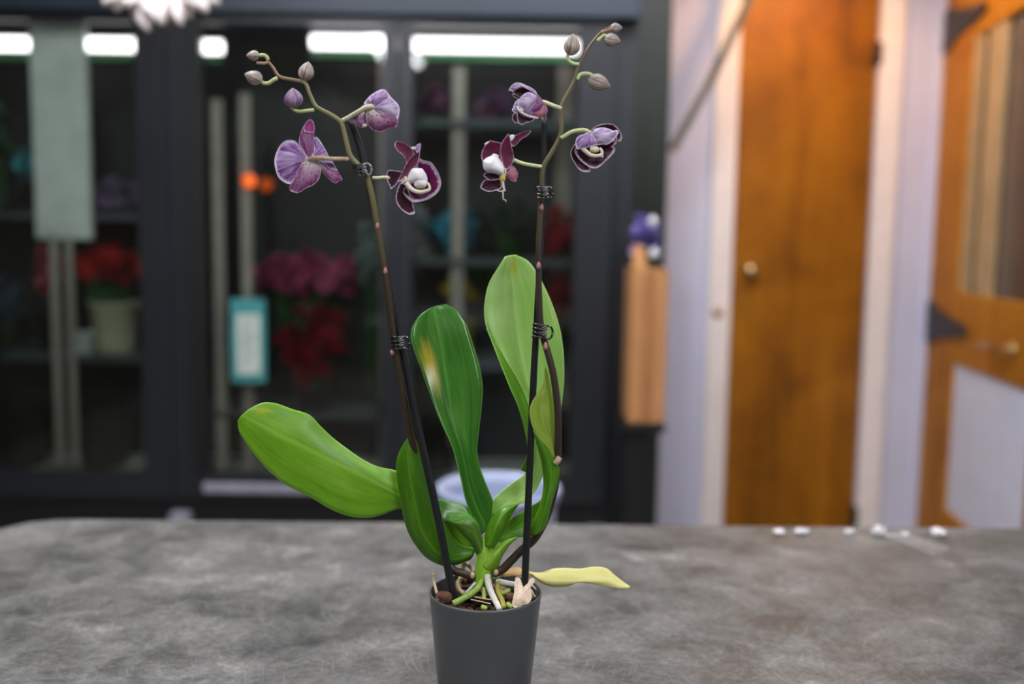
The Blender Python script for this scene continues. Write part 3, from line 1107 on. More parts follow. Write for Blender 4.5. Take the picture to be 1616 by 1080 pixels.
# glowing orange discs added for reflections of orange lights in the glass
om = emit_mat('reflection_orange', (255, 112, 50), 1.5)
om2 = emit_mat('reflection_orange_dim', (200, 84, 30), 0.7)
for (px, py, m, lb) in ((391, 285, om, 'bright round orange glow standing in for a reflection in the cooler glass'), (418, 291, om2, 'dim round orange reflection glow beside the bright one')):
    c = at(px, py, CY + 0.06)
    pl_ = empty('orange_reflection', (c.x, CY + 0.085, c.z))
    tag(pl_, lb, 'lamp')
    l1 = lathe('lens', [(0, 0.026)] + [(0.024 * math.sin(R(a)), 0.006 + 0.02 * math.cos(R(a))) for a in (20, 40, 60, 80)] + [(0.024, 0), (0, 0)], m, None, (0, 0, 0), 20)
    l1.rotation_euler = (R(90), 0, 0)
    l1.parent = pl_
    l2 = lathe('spot_rim', [(0.0245, 0.006), (0.029, 0.005), (0.029, 0.0), (0.0245, 0.0), (0.0245, 0.006)], M['blackmatt'], None, (0, 0, 0), 20)
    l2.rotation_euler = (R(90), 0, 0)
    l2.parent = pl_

# ------------------------------------------------------------------ things beside the cooler
SYB = 3.30
sx0, sx1 = at(985, 750, SYB).x, at(1024, 750, SYB).x
bz = at(1010, 669, SYB).z
stn = empty('plant_stand', ((sx0 + sx1) / 2, SYB + 0.1, 0))
tag(stn, 'narrow black stand carrying the cardboard box beside the cooler', 'stand')
box('stand_body', sx0, sx1, SYB + 0.02, SYB + 0.20, 0.0, bz - 0.03, M['blackmatt'], stn, 0.004)
box('stand_top', sx0 - 0.01, sx1 + 0.05, SYB - 0.005, SYB + 0.22, bz - 0.03, bz - 0.001, M['blackmatt'], stn, 0.003)
cb = empty('cardboard_box', ((sx0 + sx1) / 2, SYB + 0.1, bz))
tag(cb, 'tall open cardboard box on the black stand beside the cooler', 'box')
bx0, bx1 = at(995, 540, SYB).x, at(1052, 540, SYB).x
bt = at(1020, 424, SYB).z
bm = bmesh.new()
add_box(bm, bx0, bx1, SYB, SYB + 0.004, bz, bt)
add_box(bm, bx0, bx1, SYB + 0.196, SYB + 0.2, bz, bt)
add_box(bm, bx0, bx0 + 0.004, SYB + 0.004, SYB + 0.196, bz, bt)
add_box(bm, bx1 - 0.004, bx1, SYB + 0.004, SYB + 0.196, bz, bt)
add_box(bm, bx0, bx1, SYB, SYB + 0.2, bz, bz + 0.004)
bm_obj('box_body', bm, M['cardboard'], cb)
fl = at(1003, 388, SYB)
V = [(bx0, SYB, bt), (bx0 + 0.05, SYB, bt), (bx0 + 0.04, SYB + 0.02, fl.z), (bx0, SYB + 0.02, fl.z),
     (bx0, SYB + 0.004, bt), (bx0 + 0.05, SYB + 0.004, bt), (bx0 + 0.04, SYB + 0.024, fl.z), (bx0, SYB + 0.024, fl.z)]
mesh_obj('box_flap', V, [(0, 1, 2, 3), (7, 6, 5, 4), (0, 4, 5, 1), (1, 5, 6, 2), (2, 6, 7, 3), (3, 7, 4, 0)], M['cardboard'], cb, False)
box('packing_tape', (bx0 + bx1) / 2 - 0.02, (bx0 + bx1) / 2 + 0.02, SYB - 0.0008, SYB - 0.0001, bz + 0.01, bt - 0.01, mat('tape', (178, 122, 76), 0.35), cb)
bouquet('iris_bunch', 'purple and white iris bunch sticking out of the cardboard box', 1017, 368, SYB + 0.1, 40, 50, [(128, 118, 190), (146, 134, 206), (100, 96, 160)], 8, 0.026, 31, bz + 0.3)
for px, py, lb in ((1030, 351, 'small white ball standing in for a highlight among the irises, the upper one'), (1032, 401, 'small white ball standing in for a highlight on the cardboard box rim')):  # white balls modelled in place of bright highlight spots
    c = at(px, py, SYB + 0.02)
    bl = lathe('highlight_ball', [(0, -0.016)] + [(0.016 * math.sin(R(a)), -0.016 * math.cos(R(a))) for a in range(20, 180, 20)] + [(0.004, 0.0165), (0.004, 0.022), (0, 0.022)], mat('highlight_white', (232, 232, 244), 0.12, 0.2), None, c, 20)
    tag(bl, lb, 'highlight')

# grey cord from the ceiling down to the cooler's side
pts = [at(1060, 238, 3.95), at(1078, 206, 3.95), at(1124, 122, 3.95), at(1160, 46, 3.95), at(1188, -16, 3.95), at(1262, -190, 3.95)]
cs = catmull([tuple(p) for p in pts], 30)
v_, f_ = tube_geo(cs, [0.017] * 30, 10)
tag(mesh_obj('power_cable', v_, f_, M['cord']), 'thick grey cord slanting from the ceiling to the cooler', 'cord')

# frosted bin behind the table
BY = 2.45
bc = at(787, 760, BY)
br = 97 / F * BY
bz1 = at(787, 767, BY).z
tag(lathe('plastic_bin', [(0, 0), (br * 0.80, 0), (br * 0.82, 0.01), (br * 0.965, bz1 - 0.05), (br * 0.97, bz1 - 0.03), (br * 1.03, bz1 - 0.028), (br * 1.04, bz1 - 0.004), (br * 1.02, bz1),
                          (br * 0.95, bz1), (br * 0.93, bz1 - 0.03), (br * 0.78, 0.02), (0, 0.02)], M['bin'], None, (bc.x, BY, 0), 56),
    'round pale blue plastic bin on the floor behind the orchid pot', 'bin')

# white blossoms hanging upside down from the ceiling
hb_y = 2.5
hc = at(258, -40, hb_y)
hb = empty('hanging_flower_bunch', (hc.x, hb_y, CEIL))
tag(hb, 'bunch of white blossoms hanging upside down in front of the cooler', 'flowers')
v_, f_ = tube_geo([(hc.x, hb_y, CEIL), (hc.x + 0.01, hb_y, hc.z + 0.2), (hc.x, hb_y, hc.z)], [0.004, 0.006, 0.01], 8)
mesh_obj('stem', v_, f_, M['stem_l'], hb)
wp = mat('white_petal', (232, 220, 216), 0.6, 0, 0.3, 0.12, 30)
yp = mat('ochre_centre', (176, 130, 60), 0.7)


def hang_petal(px, py, tx, ty, w, dy):
    a, b = at(px, py, hb_y + dy), at(tx, ty, hb_y + dy - 0.02)
    ax = b - a
    sd = Vector((ax.z, 0, -ax.x)).normalized() * (w / F * hb_y)
    g, uv = [], []
    for i in range(9):
        f = i / 8
        wd = math.sin(math.pi * min(1, 0.12 + 0.88 * f) ** 0.8) * 0.5 + 0.06
        g.append([a + ax * f + sd * (u * wd) + Vector((0, 0.012 * (u * u) + 0.03 * math.sin(f * 2.4) * -1, 0)) for u in (-1, -0.5, 0, 0.5, 1)])
        uv.append([(j / 4, f) for j in range(5)])
    return sheets_obj('petal', [(g, uv, False, None, None, (0, 0))], [wp], hb, 0.002)


for q in ((190, -20, 168, 10, 30, 0.0), (200, -20, 186, 20, 34, 0.02), (215, -15, 205, 14, 30, -0.02), (222, -10, 238, 52, 36, 0.0), (235, -20, 262, 42, 44, -0.03), (250, -20, 254, 30, 40, 0.03),
          (265, -20, 290, 42, 36, 0.0), (275, -25, 304, 30, 34, 0.02), (290, -30, 330, 22, 36, -0.02), (300, -30, 348, 8, 36, 0.0), (280, -30, 322, 12, 40, 0.04), (240, -25, 225, 18, 40, 0.04)):
    hang_petal(*q)
for px, py in ((228, 14), (277, 30), (318, 4)):
    c = at(px, py, hb_y - 0.01)
    lathe('flower_centre', [(0, -0.016)] + [(0.014 * math.sin(R(a)), -0.016 * math.cos(R(a))) for a in range(20, 180, 20)] + [(0, 0.016)], yp, hb, c, 14)

# bits of clear wrapping along the far edge of the table
wrap = mat('clear_wrap', (236, 232, 232), 0.15, 0, 0.8, 0.1, 200)
WL = ['flat scrap of clear wrap on the table edge before the amber door', 'folded scrap of clear wrap under the amber door', 'scrap of clear wrap below the right door casing',
      'largest bright scrap of clear wrap with trailing wisps', 'tiny scrap of clear wrap below the pine stile', 'rightmost bright scrap of clear wrap on the table']
tbm = world_loc(tb)
for i, (px, py, w, h) in enumerate(((1229, 843, 22, 10), (1267, 839, 30, 12), (1340, 843, 24, 12), (1386, 841, 30, 20), (1427, 840, 16, 8), (1480, 842, 32, 16))):
    Yb = 1.655
    c = at(px, py, Yb)
    sx, sz = w / F * Yb / 2.5, h / F * Yb * 0.8
    rnd = random.Random(i + 40)
    bm = bmesh.new()
    bmesh.ops.create_icosphere(bm, subdivisions=2, radius=1)
    for v in bm.verts:
        k = 1 + rnd.uniform(-0.35, 0.25)
        v.co = Vector((v.co.x * sx * k, v.co.y * sx * 0.7 * k, max(0.0, (v.co.z * 0.5 + 0.45) * sz * k)))
    o = bm_obj('wrap_scrap', bm, wrap, None, False, (c.x, Yb, TZ + 0.0005))
    tag(o, WL[i], 'wrap', 'scraps of clear wrap on the table edge')
    if i == 3:
        parts = []
        for q in range(4):
            parts.append(tube_geo(catmull([(0.004 * q, -0.005, 0.004), (0.02 + 0.008 * q, -0.05 + 0.01 * q, 0.006), (0.05 + 0.012 * q, -0.11 + 0.01 * q, 0.002)], 8), [0.0005] * 8, 6))
        V, Fc = join_geo(parts)
        me = bpy.data.meshes.new('wisp')
        me.from_pydata([tuple(v) for v in V], [], Fc)
        me.materials.append(wrap)
        ws = bpy.data.objects.new('wisp', me)
        COL.objects.link(ws)
        ws.parent = o

# ------------------------------------------------------------------ the orchid
rimc = at(766, 932, PY)
plant = empty('potted_orchid', (rimc.x, PY, TZ))
tag(plant, 'purple moth orchid with two staked flower spikes in a charcoal pot', 'orchid')
PH = rimc.z - TZ
pr = 0.0602
lathe('flower_pot', [(0, 0.0), (0.044, 0.0), (0.0475, 0.002), (0.049, 0.006), (pr - 0.0006, PH - 0.004), (pr, PH - 0.0015), (pr - 0.0006, PH), (pr - 0.0018, PH), (pr - 0.0024, PH - 0.002),
                     (pr - 0.0035, PH - 0.02), (0.046, 0.008), (0, 0.008)], M['pot'], plant, (rimc.x, PY, TZ), 80)
SOIL = rimc.z - 0.011
bm = bmesh.new()
rnd = random.Random(2)
rr_ = 14
ringv = []
for i in range(rr_ + 1):
    r = 0.0555 * i / rr_
    ringv.append([bm.verts.new((r * math.cos(2 * math.pi * s / 40), r * math.sin(2 * math.pi * s / 40), rnd.uniform(-0.003, 0.003))) for s in range(40)] if i else [bm.verts.new((0, 0, 0.002))])
for s in range(40):
    bm.faces.new((ringv[0][0], ringv[1][s], ringv[1][(s + 1) % 40]))
for a, b in zip(ringv[1:], ringv[2:]):
    for s in range(40):
        bm.faces.new((a[s], b[s], b[(s + 1) % 40], a[(s + 1) % 40]))
so = bm_obj('potting_mix', bm, M['soil'], plant, False, (rimc.x, PY, SOIL - 0.004))
# bark chips
chip_me = []
for q in range(6):
    rnd = random.Random(60 + q)
    bm = bmesh.new()
    bmesh.ops.create_cube(bm, size=1)
    bmesh.ops.subdivide_edges(bm, edges=bm.edges[:], cuts=1)
    for v in bm.verts:
        v.co = Vector((v.co.x * 0.012, v.co.y * 0.0075, v.co.z * 0.005)) * rnd.uniform(0.75, 1.2)
        v.co += Vector((rnd.uniform(-.0012, .0012), rnd.uniform(-.0012, .0012), rnd.uniform(-.0008, .0008)))
    me = bpy.data.meshes.new('bark_chip')
    bm.to_mesh(me)
    bm.free()
    me.materials.append(M['chips'][(0, 1, 2, 3, 2, 0)[q]])
    chip_me.append(me)
rnd = random.Random(8)
for i in range(110):
    a, r = rnd.uniform(0, 6.283), 0.051 * math.sqrt(rnd.random())
    o = bpy.data.objects.new('bark_chip', chip_me[i % 6])
    COL.objects.link(o)
    o.location = (rimc.x + r * math.cos(a), PY + r * math.sin(a), SOIL + rnd.uniform(-0.004, 0.004))
    o.rotation_euler = (rnd.uniform(-.6, .6), rnd.uniform(-.6, .6), rnd.uniform(0, 6.28))
    s = rnd.uniform(0.6, 1.15)
    o.scale = (s, s, s)
    attach(o, plant)

# leaves -----------------------------------------------------------
LA = [leaf_mat('leaf_lime', (112, 168, 24), (146, 192, 66), (84, 142, 12), (160, 186, 20), 0.36, (0.2, 0.84), 0.10), leaf_mat('leaf_lime_under', (84, 128, 34), (120, 160, 70), (62, 104, 22), back=True)]
LB = [leaf_mat('leaf_deep', (66, 118, 10), (98, 148, 26), (48, 96, 6)), leaf_mat('leaf_deep_face', (60, 110, 20), (92, 140, 40), (44, 86, 10))]
LC = [leaf_mat('leaf_glossy', (58, 116, 32), (92, 148, 62), (38, 94, 18), (186, 172, 50), 0.19, (0.22, 0.66), 0.19), leaf_mat('leaf_glossy_under', (86, 120, 40), (120, 150, 70), (62, 96, 28))]
LD = [leaf_mat('leaf_pale', (142, 186, 80), (170, 206, 118), (112, 166, 52), (164, 178, 50), 0.36, (0.52, 0.93), 0.16, 0.3), leaf_mat('leaf_pale_under', (84, 140, 10), (116, 166, 40), (62, 116, 4)),]
LE = [leaf_mat('leaf_green', (82, 140, 18), (116, 168, 44), (56, 112, 8)), leaf_mat('leaf_green_face', (150, 178, 66), (176, 196, 92), (126, 162, 46))]
LH = [leaf_mat('leaf_small', (82, 140, 50), (128, 174, 96), (58, 118, 30), rough=0.28), leaf_mat('leaf_small_under', (78, 118, 30), (104, 142, 46), (58, 100, 18))]
LJ = [leaf_mat('leaf_sheath', (128, 176, 44), (160, 198, 74), (98, 150, 28)), leaf_mat('leaf_sheath_in', (110, 156, 40), (140, 180, 66), (86, 136, 26))]
LY = [leaf_mat('leaf_yellow', (222, 214, 132), (234, 226, 164), (212, 206, 104), rough=0.45, brown=(190, 130, 60)), leaf_mat('leaf_yellow_under', (150, 180, 62), (176, 196, 92), (128, 166, 46), rough=0.45)]

# far left leaf: L = upper edge, M = midrib, R = lower edge; base -> tip
leaf_obj('leaf', [([
    [(752, 868, 0.3), (748, 873, 0.2), (744, 878, 0.4)],
    [(712, 822, 0.9), (706, 832, 0.6), (694, 846, 0.9)],
    [(672, 772, 1.2), (664, 796, 0.7), (660, 816, 1.1)],
    [(630, 745, 1.2), (632, 783, 0.4), (634, 803, 0.6)],
    [(597, 737, 1.0), (600, 766, 0.1), (603, 813, 0.0)],
    [(573, 726, 0.8), (573, 752, -0.3), (579, 818, -0.6)],
    [(550, 710, 0.6), (548, 740, -0.5), (550, 815, -1.0)],
    [(526, 692, 0.5), (520, 727, -0.7), (520, 803, -1.2)],
    [(505, 672, 0.4), (493, 713, -0.8), (490, 785, -1.3)],
    [(488, 655, 0.3), (463, 698, -0.9), (452, 766, -1.3)],
    [(461, 646, 0.2), (438, 686, -0.9), (424, 743, -1.2)],
    [(436, 637, 0.0), (415, 673, -0.8), (402, 718, -1.1)],
    [(415, 636, -0.2), (398, 664, -0.7), (386, 696, -0.9)],
    [(396, 644, -0.4), (386, 657, -0.6), (377, 680, -0.7)],
    [(383, 654, -0.5), (380, 658, -0.55), (375, 664, -0.6)]], (0, 1))], LA, plant, 0.0018, 17, 60)
# short leaf left of the stake, seen from outside; base -> tip
leaf_obj('leaf', [([
    [(752, 866, 0.2), (748, 874, -0.3), (742, 884, -0.2)],
    [(732, 862, -0.2), (722, 882, -1.0), (716, 893, -0.8)],
    [(716, 850, -0.6), (703, 880, -1.5), (698, 893, -1.2)],
    [(702, 826, -0.8), (682, 864, -1.8), (671, 879, -1.3)],
    [(690, 800, -0.9), (664, 834, -1.9), (648, 848, -1.3)],
    [(680, 772, -0.9), (656, 800, -2.0), (637, 818, -1.3)],
    [(672, 745, -0.9), (650, 768, -1.9), (632, 786, -1.2)],
    [(666, 722, -0.9), (646, 742, -1.7), (626, 752, -1.1)],
    [(660, 704, -0.9), (644, 718, -1.4), (627, 722, -1.0)],
    [(655, 692, -0.9), (648, 698, -1.1), (640, 696, -1.0)],
    [(652, 685, -0.9), (651, 686, -0.95), (650, 687, -0.9)]], (0, 1))], LB, plant, 0.0018, 15, 50)
# middle upright leaf; base -> tip; L left, M midrib / channel, R right
leaf_obj('leaf', [([
    [(758, 846, -0.5), (766, 838, 0.4), (774, 828, 0.0)],
    [(751, 830, -0.5), (763, 824, 0.7), (780, 812, 0.1)],
    [(743, 812, -0.4), (756, 810, 0.9), (781, 801, 0.3)],
    [(734, 787, -0.2), (747, 789, 1.1), (777, 787, 0.5)],
    [(727, 755, 0.1), (738, 758, 1.3), (764, 756, 0.8)],
    [(720, 728, 0.5), (733, 732, 1.5), (756, 732, 1.1)],
    [(713, 704, 0.9), (726, 704, 1.7), (753, 710, 1.4)],
    [(700, 676, 1.2), (718, 676, 1.9), (756, 680, 1.6)],
    [(686, 643, 1.6), (712, 645, 2.2), (760, 645, 1.9)],
    [(673, 608, 2.0), (706, 608, 2.5), (762, 612, 2.2)],
    [(662, 576, 2.4), (701, 574, 2.8), (757, 578, 2.6)],
    [(653, 552, 2.7), (697, 545, 3.0), (748, 548, 2.9)],
    [(648, 530, 3.0), (692, 520, 3.3), (738, 517, 3.2)],
    [(653, 511, 3.3), (688, 503, 3.6), (729, 502, 3.5)],
    [(664, 497, 3.6), (686, 492, 3.9), (719, 489, 3.8)],
    [(680, 486, 4.0), (688, 484, 4.1), (704, 480, 4.0)]], (0, 1))], LC, plant, 0.002, 15, 60)
# tall right leaf, its left margin rolled forward, base sweeping to the crown
tall = [
    [(776, 818, 0.2), (778, 816, 0.2), (780, 814, 0.2), (784, 812, 0.2)],
    [(779, 790, 0.4), (786, 796, 0.3), (793, 800, 0.2), (802, 802, 0.0)],
    [(786, 780, 0.7), (797, 784, 0.7), (809, 789, 0.5), (824, 794, 0.0)],
    [(804, 765, 1.0), (816, 770, 1.2), (830, 775, 1.0), (842, 780, 0.5)],
    [(822, 742, 1.1), (830, 746, 1.7), (842, 750, 1.6), (856, 752, 1.1)],
    [(832, 716, 0.4), (836, 718, 1.9), (848, 718, 2.0), (864, 716, 1.6)],
    [(830, 688, 0.0), (838, 684, 1.9), (850, 684, 2.3), (872, 686, 2.0)],
    [(819, 646, -0.3), (836, 648, 1.8), (846, 648, 2.6), (884, 650, 2.4)],
    [(804, 610, -0.2), (820, 606, 1.8), (834, 606, 2.8), (890, 606, 2.7)],
    [(790, 575, 0.5), (800, 572, 2.0), (826, 572, 3.0), (890, 566, 2.9)],
    [(778, 545, 1.9), (784, 545, 2.4), (820, 540, 3.2), (886, 530, 3.1)],
    [(768, 518, 2.6), (774, 516, 2.8), (816, 508, 3.4), (880, 505, 3.3)],
    [(764, 490, 3.0), (772, 488, 3.1), (813, 480, 3.6), (870, 476, 3.5)],
    [(767, 464, 3.3), (776, 460, 3.4), (811, 454, 3.8), (859, 452, 3.7)],
    [(773, 444, 3.6), (783, 440, 3.7), (808, 434, 4.0), (846, 428, 3.9)],
    [(785, 424, 3.9), (792, 421, 4.0), (808, 416, 4.1), (832, 411, 4.1)],
    [(797, 405, 4.2), (800, 404, 4.2), (806, 403, 4.2), (813, 402, 4.2)]]
main_rows = [[r[1] if 4 <= i <= 10 else r[0], r[2], r[3]] for i, r in enumerate(tall)]
edge_rows = []
for i in range(4, 12):
    a_, b_ = tall[i][0], (tall[i][1] if i < 11 else tuple(v + 0.3 for v in tall[i][0]))
    edge_rows.append([a_, tuple((p + q) / 2 for p, q in zip(a_, b_)), b_])
leaf_obj('leaf', [(main_rows, (0, 1)), (edge_rows, (1, 0)),
    ([[(764, 862, -0.6), (770, 862, -1.1), (778, 868, -0.7)],
      [(765, 846, -0.5), (777, 846, -1.2), (789, 852, -0.6)],
      [(769, 831, -0.4), (783, 832, -1.2), (796, 836, -0.6)],
      [(780, 812, -0.2), (792, 816, -0.9), (805, 819, -0.4)],
      [(793, 801, 0.0), (802, 804, -0.5), (812, 806, -0.2)],
      [(814, 796, 0.1), (816, 797, 0.05), (818, 797, 0.1)]], (1, 0))], LD, plant, 0.0019, 17, 60)
# twisted leaf at the right: base half, hanging outer half, folded tip
leaf_obj('leaf', [([
    [(788, 846, 0.0), (788, 852, -0.2), (789, 860, -0.3)],
    [(804, 822, 0.4), (806, 838, 0.3), (808, 850, 0.0)],
    [(822, 809, 0.5), (824, 828, 0.4), (826, 848, -0.2)],
    [(840, 798, 0.4), (842, 820, 0.2), (842, 846, -0.6)],
    [(854, 789, 0.0), (857, 812, -0.3), (856, 838, -1.2)],
    [(860, 778, -0.6), (864, 796, -1.0), (866, 812, -1.8)]], (0, 1)),
    ([[(834, 846, -2.0), (845, 844, -2.1), (858, 836, -1.9)],
      [(836, 836, -2.1), (852, 832, -2.4), (864, 824, -2.0)],
      [(843, 820, -2.2), (856, 816, -2.7), (868, 806, -2.2)],
      [(852, 796, -2.2), (863, 794, -2.9), (873, 786, -2.3)],
      [(857, 774, -2.2), (868, 770, -3.0), (880, 764, -2.5)],
      [(857, 752, -2.3), (870, 748, -3.1), (883, 742, -2.7)],
      [(854, 728, -2.6), (867, 730, -3.2), (880, 732, -2.9)],
      [(847, 702, -3.0), (860, 711, -3.3), (874, 723, -3.1)],
      [(841, 679, -3.2), (853, 694, -3.35), (866, 709, -3.2)]], (0, 1)),
    ([[(874, 724, -3.1), (875, 723, -3.0), (877, 722, -2.9)],
      [(864, 707, -3.25), (870, 706, -3.0), (876, 704, -2.8)],
      [(852, 694, -3.3), (864, 688, -3.0), (876, 684, -2.8)],
      [(841, 676, -3.3), (858, 670, -3.1), (876, 664, -2.9)],
      [(836, 656, -3.2), (855, 652, -3.1), (876, 646, -2.9)],
      [(837, 641, -3.1), (855, 636, -3.0), (874, 630, -2.9)],
      [(844, 627, -3.0), (857, 624, -3.0), (871, 616, -2.9)],
      [(853, 614, -2.9), (860, 611, -2.9), (868, 602, -2.9)],
      [(858, 601, -2.9), (861, 598, -2.9), (865, 590, -2.9)],
      [(860, 580, -2.9), (861, 579, -2.9), (862, 578, -2.9)]], (1, 0))], LE, plant, 0.0016, 13, 34)
# small folded leaf left of the crown
leaf_obj('leaf', [([
    [(688, 788, -0.4), (688, 797, -0.5), (690, 806, -0.7)],
    [(698, 789, -0.1), (700, 806, -0.4), (700, 821, -0.9)],
    [(709, 791, 0.1), (712, 808, -0.3), (713, 824, -1.0)],
    [(722, 794, 0.2), (726, 809, -0.2), (728, 822, -0.9)],
    [(736, 800, 0.2), (740, 812, -0.2), (743, 820, -0.8)],
    [(746, 816, 0.1), (751, 822, -0.2), (753, 827, -0.7)],
    [(755, 838, 0.0), (757, 840, -0.2), (758, 842, -0.6)],
    [(760, 852, 0.0), (761, 853, -0.2), (762, 854, -0.5)]], (0, 1)),
    ([[(708, 822, -1.0), (709, 823, -1.0), (710, 825, -0.9)],
      [(724, 823, -1.0), (722, 828, -1.1), (723, 836, -0.8)],
      [(738, 820, -0.9), (733, 833, -1.2), (733, 847, -0.8)],
      [(750, 824, -0.8), (746, 842, -1.2), (743, 858, -0.8)],
      [(758, 840, -0.7), (754, 857, -1.1), (750, 872, -0.7)],
      [(763, 856, -0.6), (760, 872, -1.0), (756, 886, -0.6)]], (1, 0))], LH, plant, 0.0015, 11, 34)
# lime sheath leaf at the lower right of the crown
leaf_obj('leaf', [([
    [(758, 884, -0.9), (764, 896, -1.6), (778, 906, -1.0)],
    [(764, 878, -0.8), (774, 888, -1.6), (786, 896, -1.0)],
    [(774, 870, -0.7), (782, 876, -1.5), (792, 880, -0.9)],
    [(786, 860, -0.5), (791, 865, -1.1), (799, 868, -0.7)],
    [(801, 852, -0.3), (803, 855, -0.7), (807, 858, -0.4)],
    [(815, 847, -0.1), (816, 848, -0.1), (817, 849, -0.1)]], (0, 1))], LJ, plant, 0.0018, 11, 30)
# wilted yellow leaf lying over the rim
leaf_obj('leaf', [([
    [(787, 905, 0.0), (788, 908, 0.0), (788, 911, 0.0)],
    [(801, 899, 1.2), (802, 905, 0.4), (806, 910, 0.0)],
    [(818, 896, 1.6), (820, 902, 0.6), (822, 908, 0.0)],
    [(834, 902, 1.2), (838, 905, 0.2), (842, 911, 0.2)],
    [(854, 904, 0.8), (848, 912, -0.4), (851, 918, -0.2)],
    [(873, 898, 0.6), (862, 916, -0.6), (865, 925, -0.4)],
    [(894, 897, 0.5), (884, 917, -0.8), (882, 927, -0.6)],
    [(915, 898, 0.4), (904, 917, -0.9), (899, 925, -0.7)],
    [(936, 895, 0.2), (922, 916, -1.0), (914, 919, -1.0)],
    [(956, 897, -0.1), (945, 916, -1.2), (936, 922, -1.2)],
    [(970, 908, -0.5), (962, 918, -1.3), (957, 926, -1.4)],
    [(983, 918, -0.9), (978, 924, -1.3), (975, 928.5, -1.5)],
    [(995, 926, -1.3), (994.5, 927.5, -1.4), (993, 929, -1.5)]], (0, 1))], LY, plant, 0.0013, 13, 50)

# crown and sheaths
ptube('crown', [(762, 922, -0.8), (763, 900, -0.8), (764, 876, -0.5), (764, 850, 0.0)], 16, M['stem_g'], plant, 20, 18, 9)

# roots -------------------------------------------------------------
rc = Crop(660, 840, 6.75, 0)


def root(pts, r, m, r1=None):
    return ptube('aerial_root', [rc.p(x, y, d) for x, y, d in pts], r / 6.75, m, plant, 24, 10, (r1 or r) / 6.75)


root([(735, 470, -1.6), (750, 560, -2.6), (785, 660, -3.4), (830, 750, -4.2), (868, 830, -5.0)], 38, M['root_w'], 30)
root([(680, 520, -1.6), (640, 590, -2.6), (560, 660, -3.4), (460, 720, -4.2), (370, 765, -4.6)], 32, M['root_g'], 34)
root([(605, 545, -1.6), (550, 605, -2.2), (485, 670, -2.6)], 18, M['root_w'], 12)
root([(850, 545, -1.5), (845, 630, -2.4), (890, 720, -3.6), (915, 810, -4.6)], 26, M['root_o'], 26)
root([(700, 600, -2.4), (700, 660, -3.0), (700, 720, -3.6)], 24, M['root_g'], 20)
root([(680, 800, -4.6), (730, 815, -4.9)], 28, M['root_g'], 20)
root([(950, 770, -3.6), (1000, 800, -4.2)], 30, M['root_g'], 24)
root([(780, 495, -1.0), (830, 490, -0.8), (900, 470, 0.4)], 12, M['root_g'], 10)
root([(830, 520, -0.6), (930, 545, -0.8), (1030, 560, -1.2)], 34, M['root_w'], 30)
root([(980, 620, -2.0), (900, 650, -2.2), (860, 620, -2.0)], 26, M['root_g'], 20)
root([(490, 320, 1.4), (475, 390, 1.2), (460, 480, 0.4), (420, 550, -0.4), (440, 620, -1.4), (480, 650, -2.2)], 32, M['root_t'], 24)
root([(520, 340, 1.6), (560, 380, 1.8), (590, 430, 1.2)], 26, M['root_t'], 16)
root([(160, 440, -0.6), (168, 520, -0.8), (185, 600, -1.4), (200, 660, -2.0)], 14, M['root_t'], 16)
root([(370, 520, -0.2), (400, 560, -0.6), (380, 640, -1.6)], 16, M['chips'][1], 12)
root([(600, 690, -3.4), (690, 710, -3.8), (780, 720, -4.0)], 9, M['root_t'], 6)
root([(560, 720, -3.9), (660, 740, -4.2), (770, 765, -4.4)], 8, M['root_t'], 6)
root([(1205, 560, -1.6), (1255, 615, -2.2)], 14, M['root_t'], 8)
root([(1200, 620, -2.2), (1240, 690, -3.0)], 14, M['root_t'], 10)
for x, y in ((577, 462), (828, 430)):
    lathe('root_bud', [(0, -0.0034)] + [(0.0027 * math.sin(R(a)), -0.0034 * math.cos(R(a))) for a in range(20, 180, 20)] + [(0, 0.0034)], M['root_t'], plant, W(rc.p(x, y, -1.6)), 14)
# pale bark chunk round the right stake, red chip at the left
petal('bark_chunk', rc, [(1040, 490), (1085, 500), (1100, 548), (1135, 580), (1162, 548), (1165, 520), (1220, 485), (1240, 520), (1195, 580), (1205, 690), (1170, 760), (1110, 775), (1050, 808), (1000, 775), (1025, 650)],
      (1110, 800), [M['chunk'], M['chunk']], plant, -3.6, 0.0, -0.5, -0.25, 0.08, 44, 6, 0.004, (1105, 680))
petal('bark_chunk', rc, [(200, 650), (280, 635), (350, 660), (350, 720), (300, 750), (230, 720)], (280, 700), [M['chips'][1], M['chips'][1]], plant, -3.2, 0, -0.4, -0.3, 0.05, 30, 5, 0.004)
petal('bark_chunk', rc, [(945, 665), (1010, 655), (1000, 710), (960, 720)], (980, 700), [M['chips'][1], M['chips'][1]], plant, -3.6, 0, -0.4, -0.2, 0.05, 24, 4, 0.004)

# stakes ------------------------------------------------------------
ptube('support_stake', [(716, 946, -2.6), (712, 925, -2.6), (690, 812, -2.6), (668, 712, -2.5), (655, 652, -2.4), (642, 586, -2.3), (632, 540, -2.2), (621, 484, -2.0), (606, 408, -1.8), (591, 334, -1.6), (577, 268, -1.6), (565, 222, -1.6), (553, 190, -1.6)],
      6.3, M['stake'], plant, 60, 10, 5.0)
ptube('support_stake', [(827.5, 940, -2.9), (828.5, 915, -2.9), (832, 830, -2.8), (836, 740, -2.7), (841, 620, -2.6), (845, 545, -2.4), (848, 490, -2.2), (851, 430, -2.0), (855, 350, -1.8), (858, 280, -1.7), (859, 182, -1.6)],
      6.2, M['stake'], plant, 60, 10, 4.4)

# flower spikes -------------------------------------------------------
k = NT('spike_left')


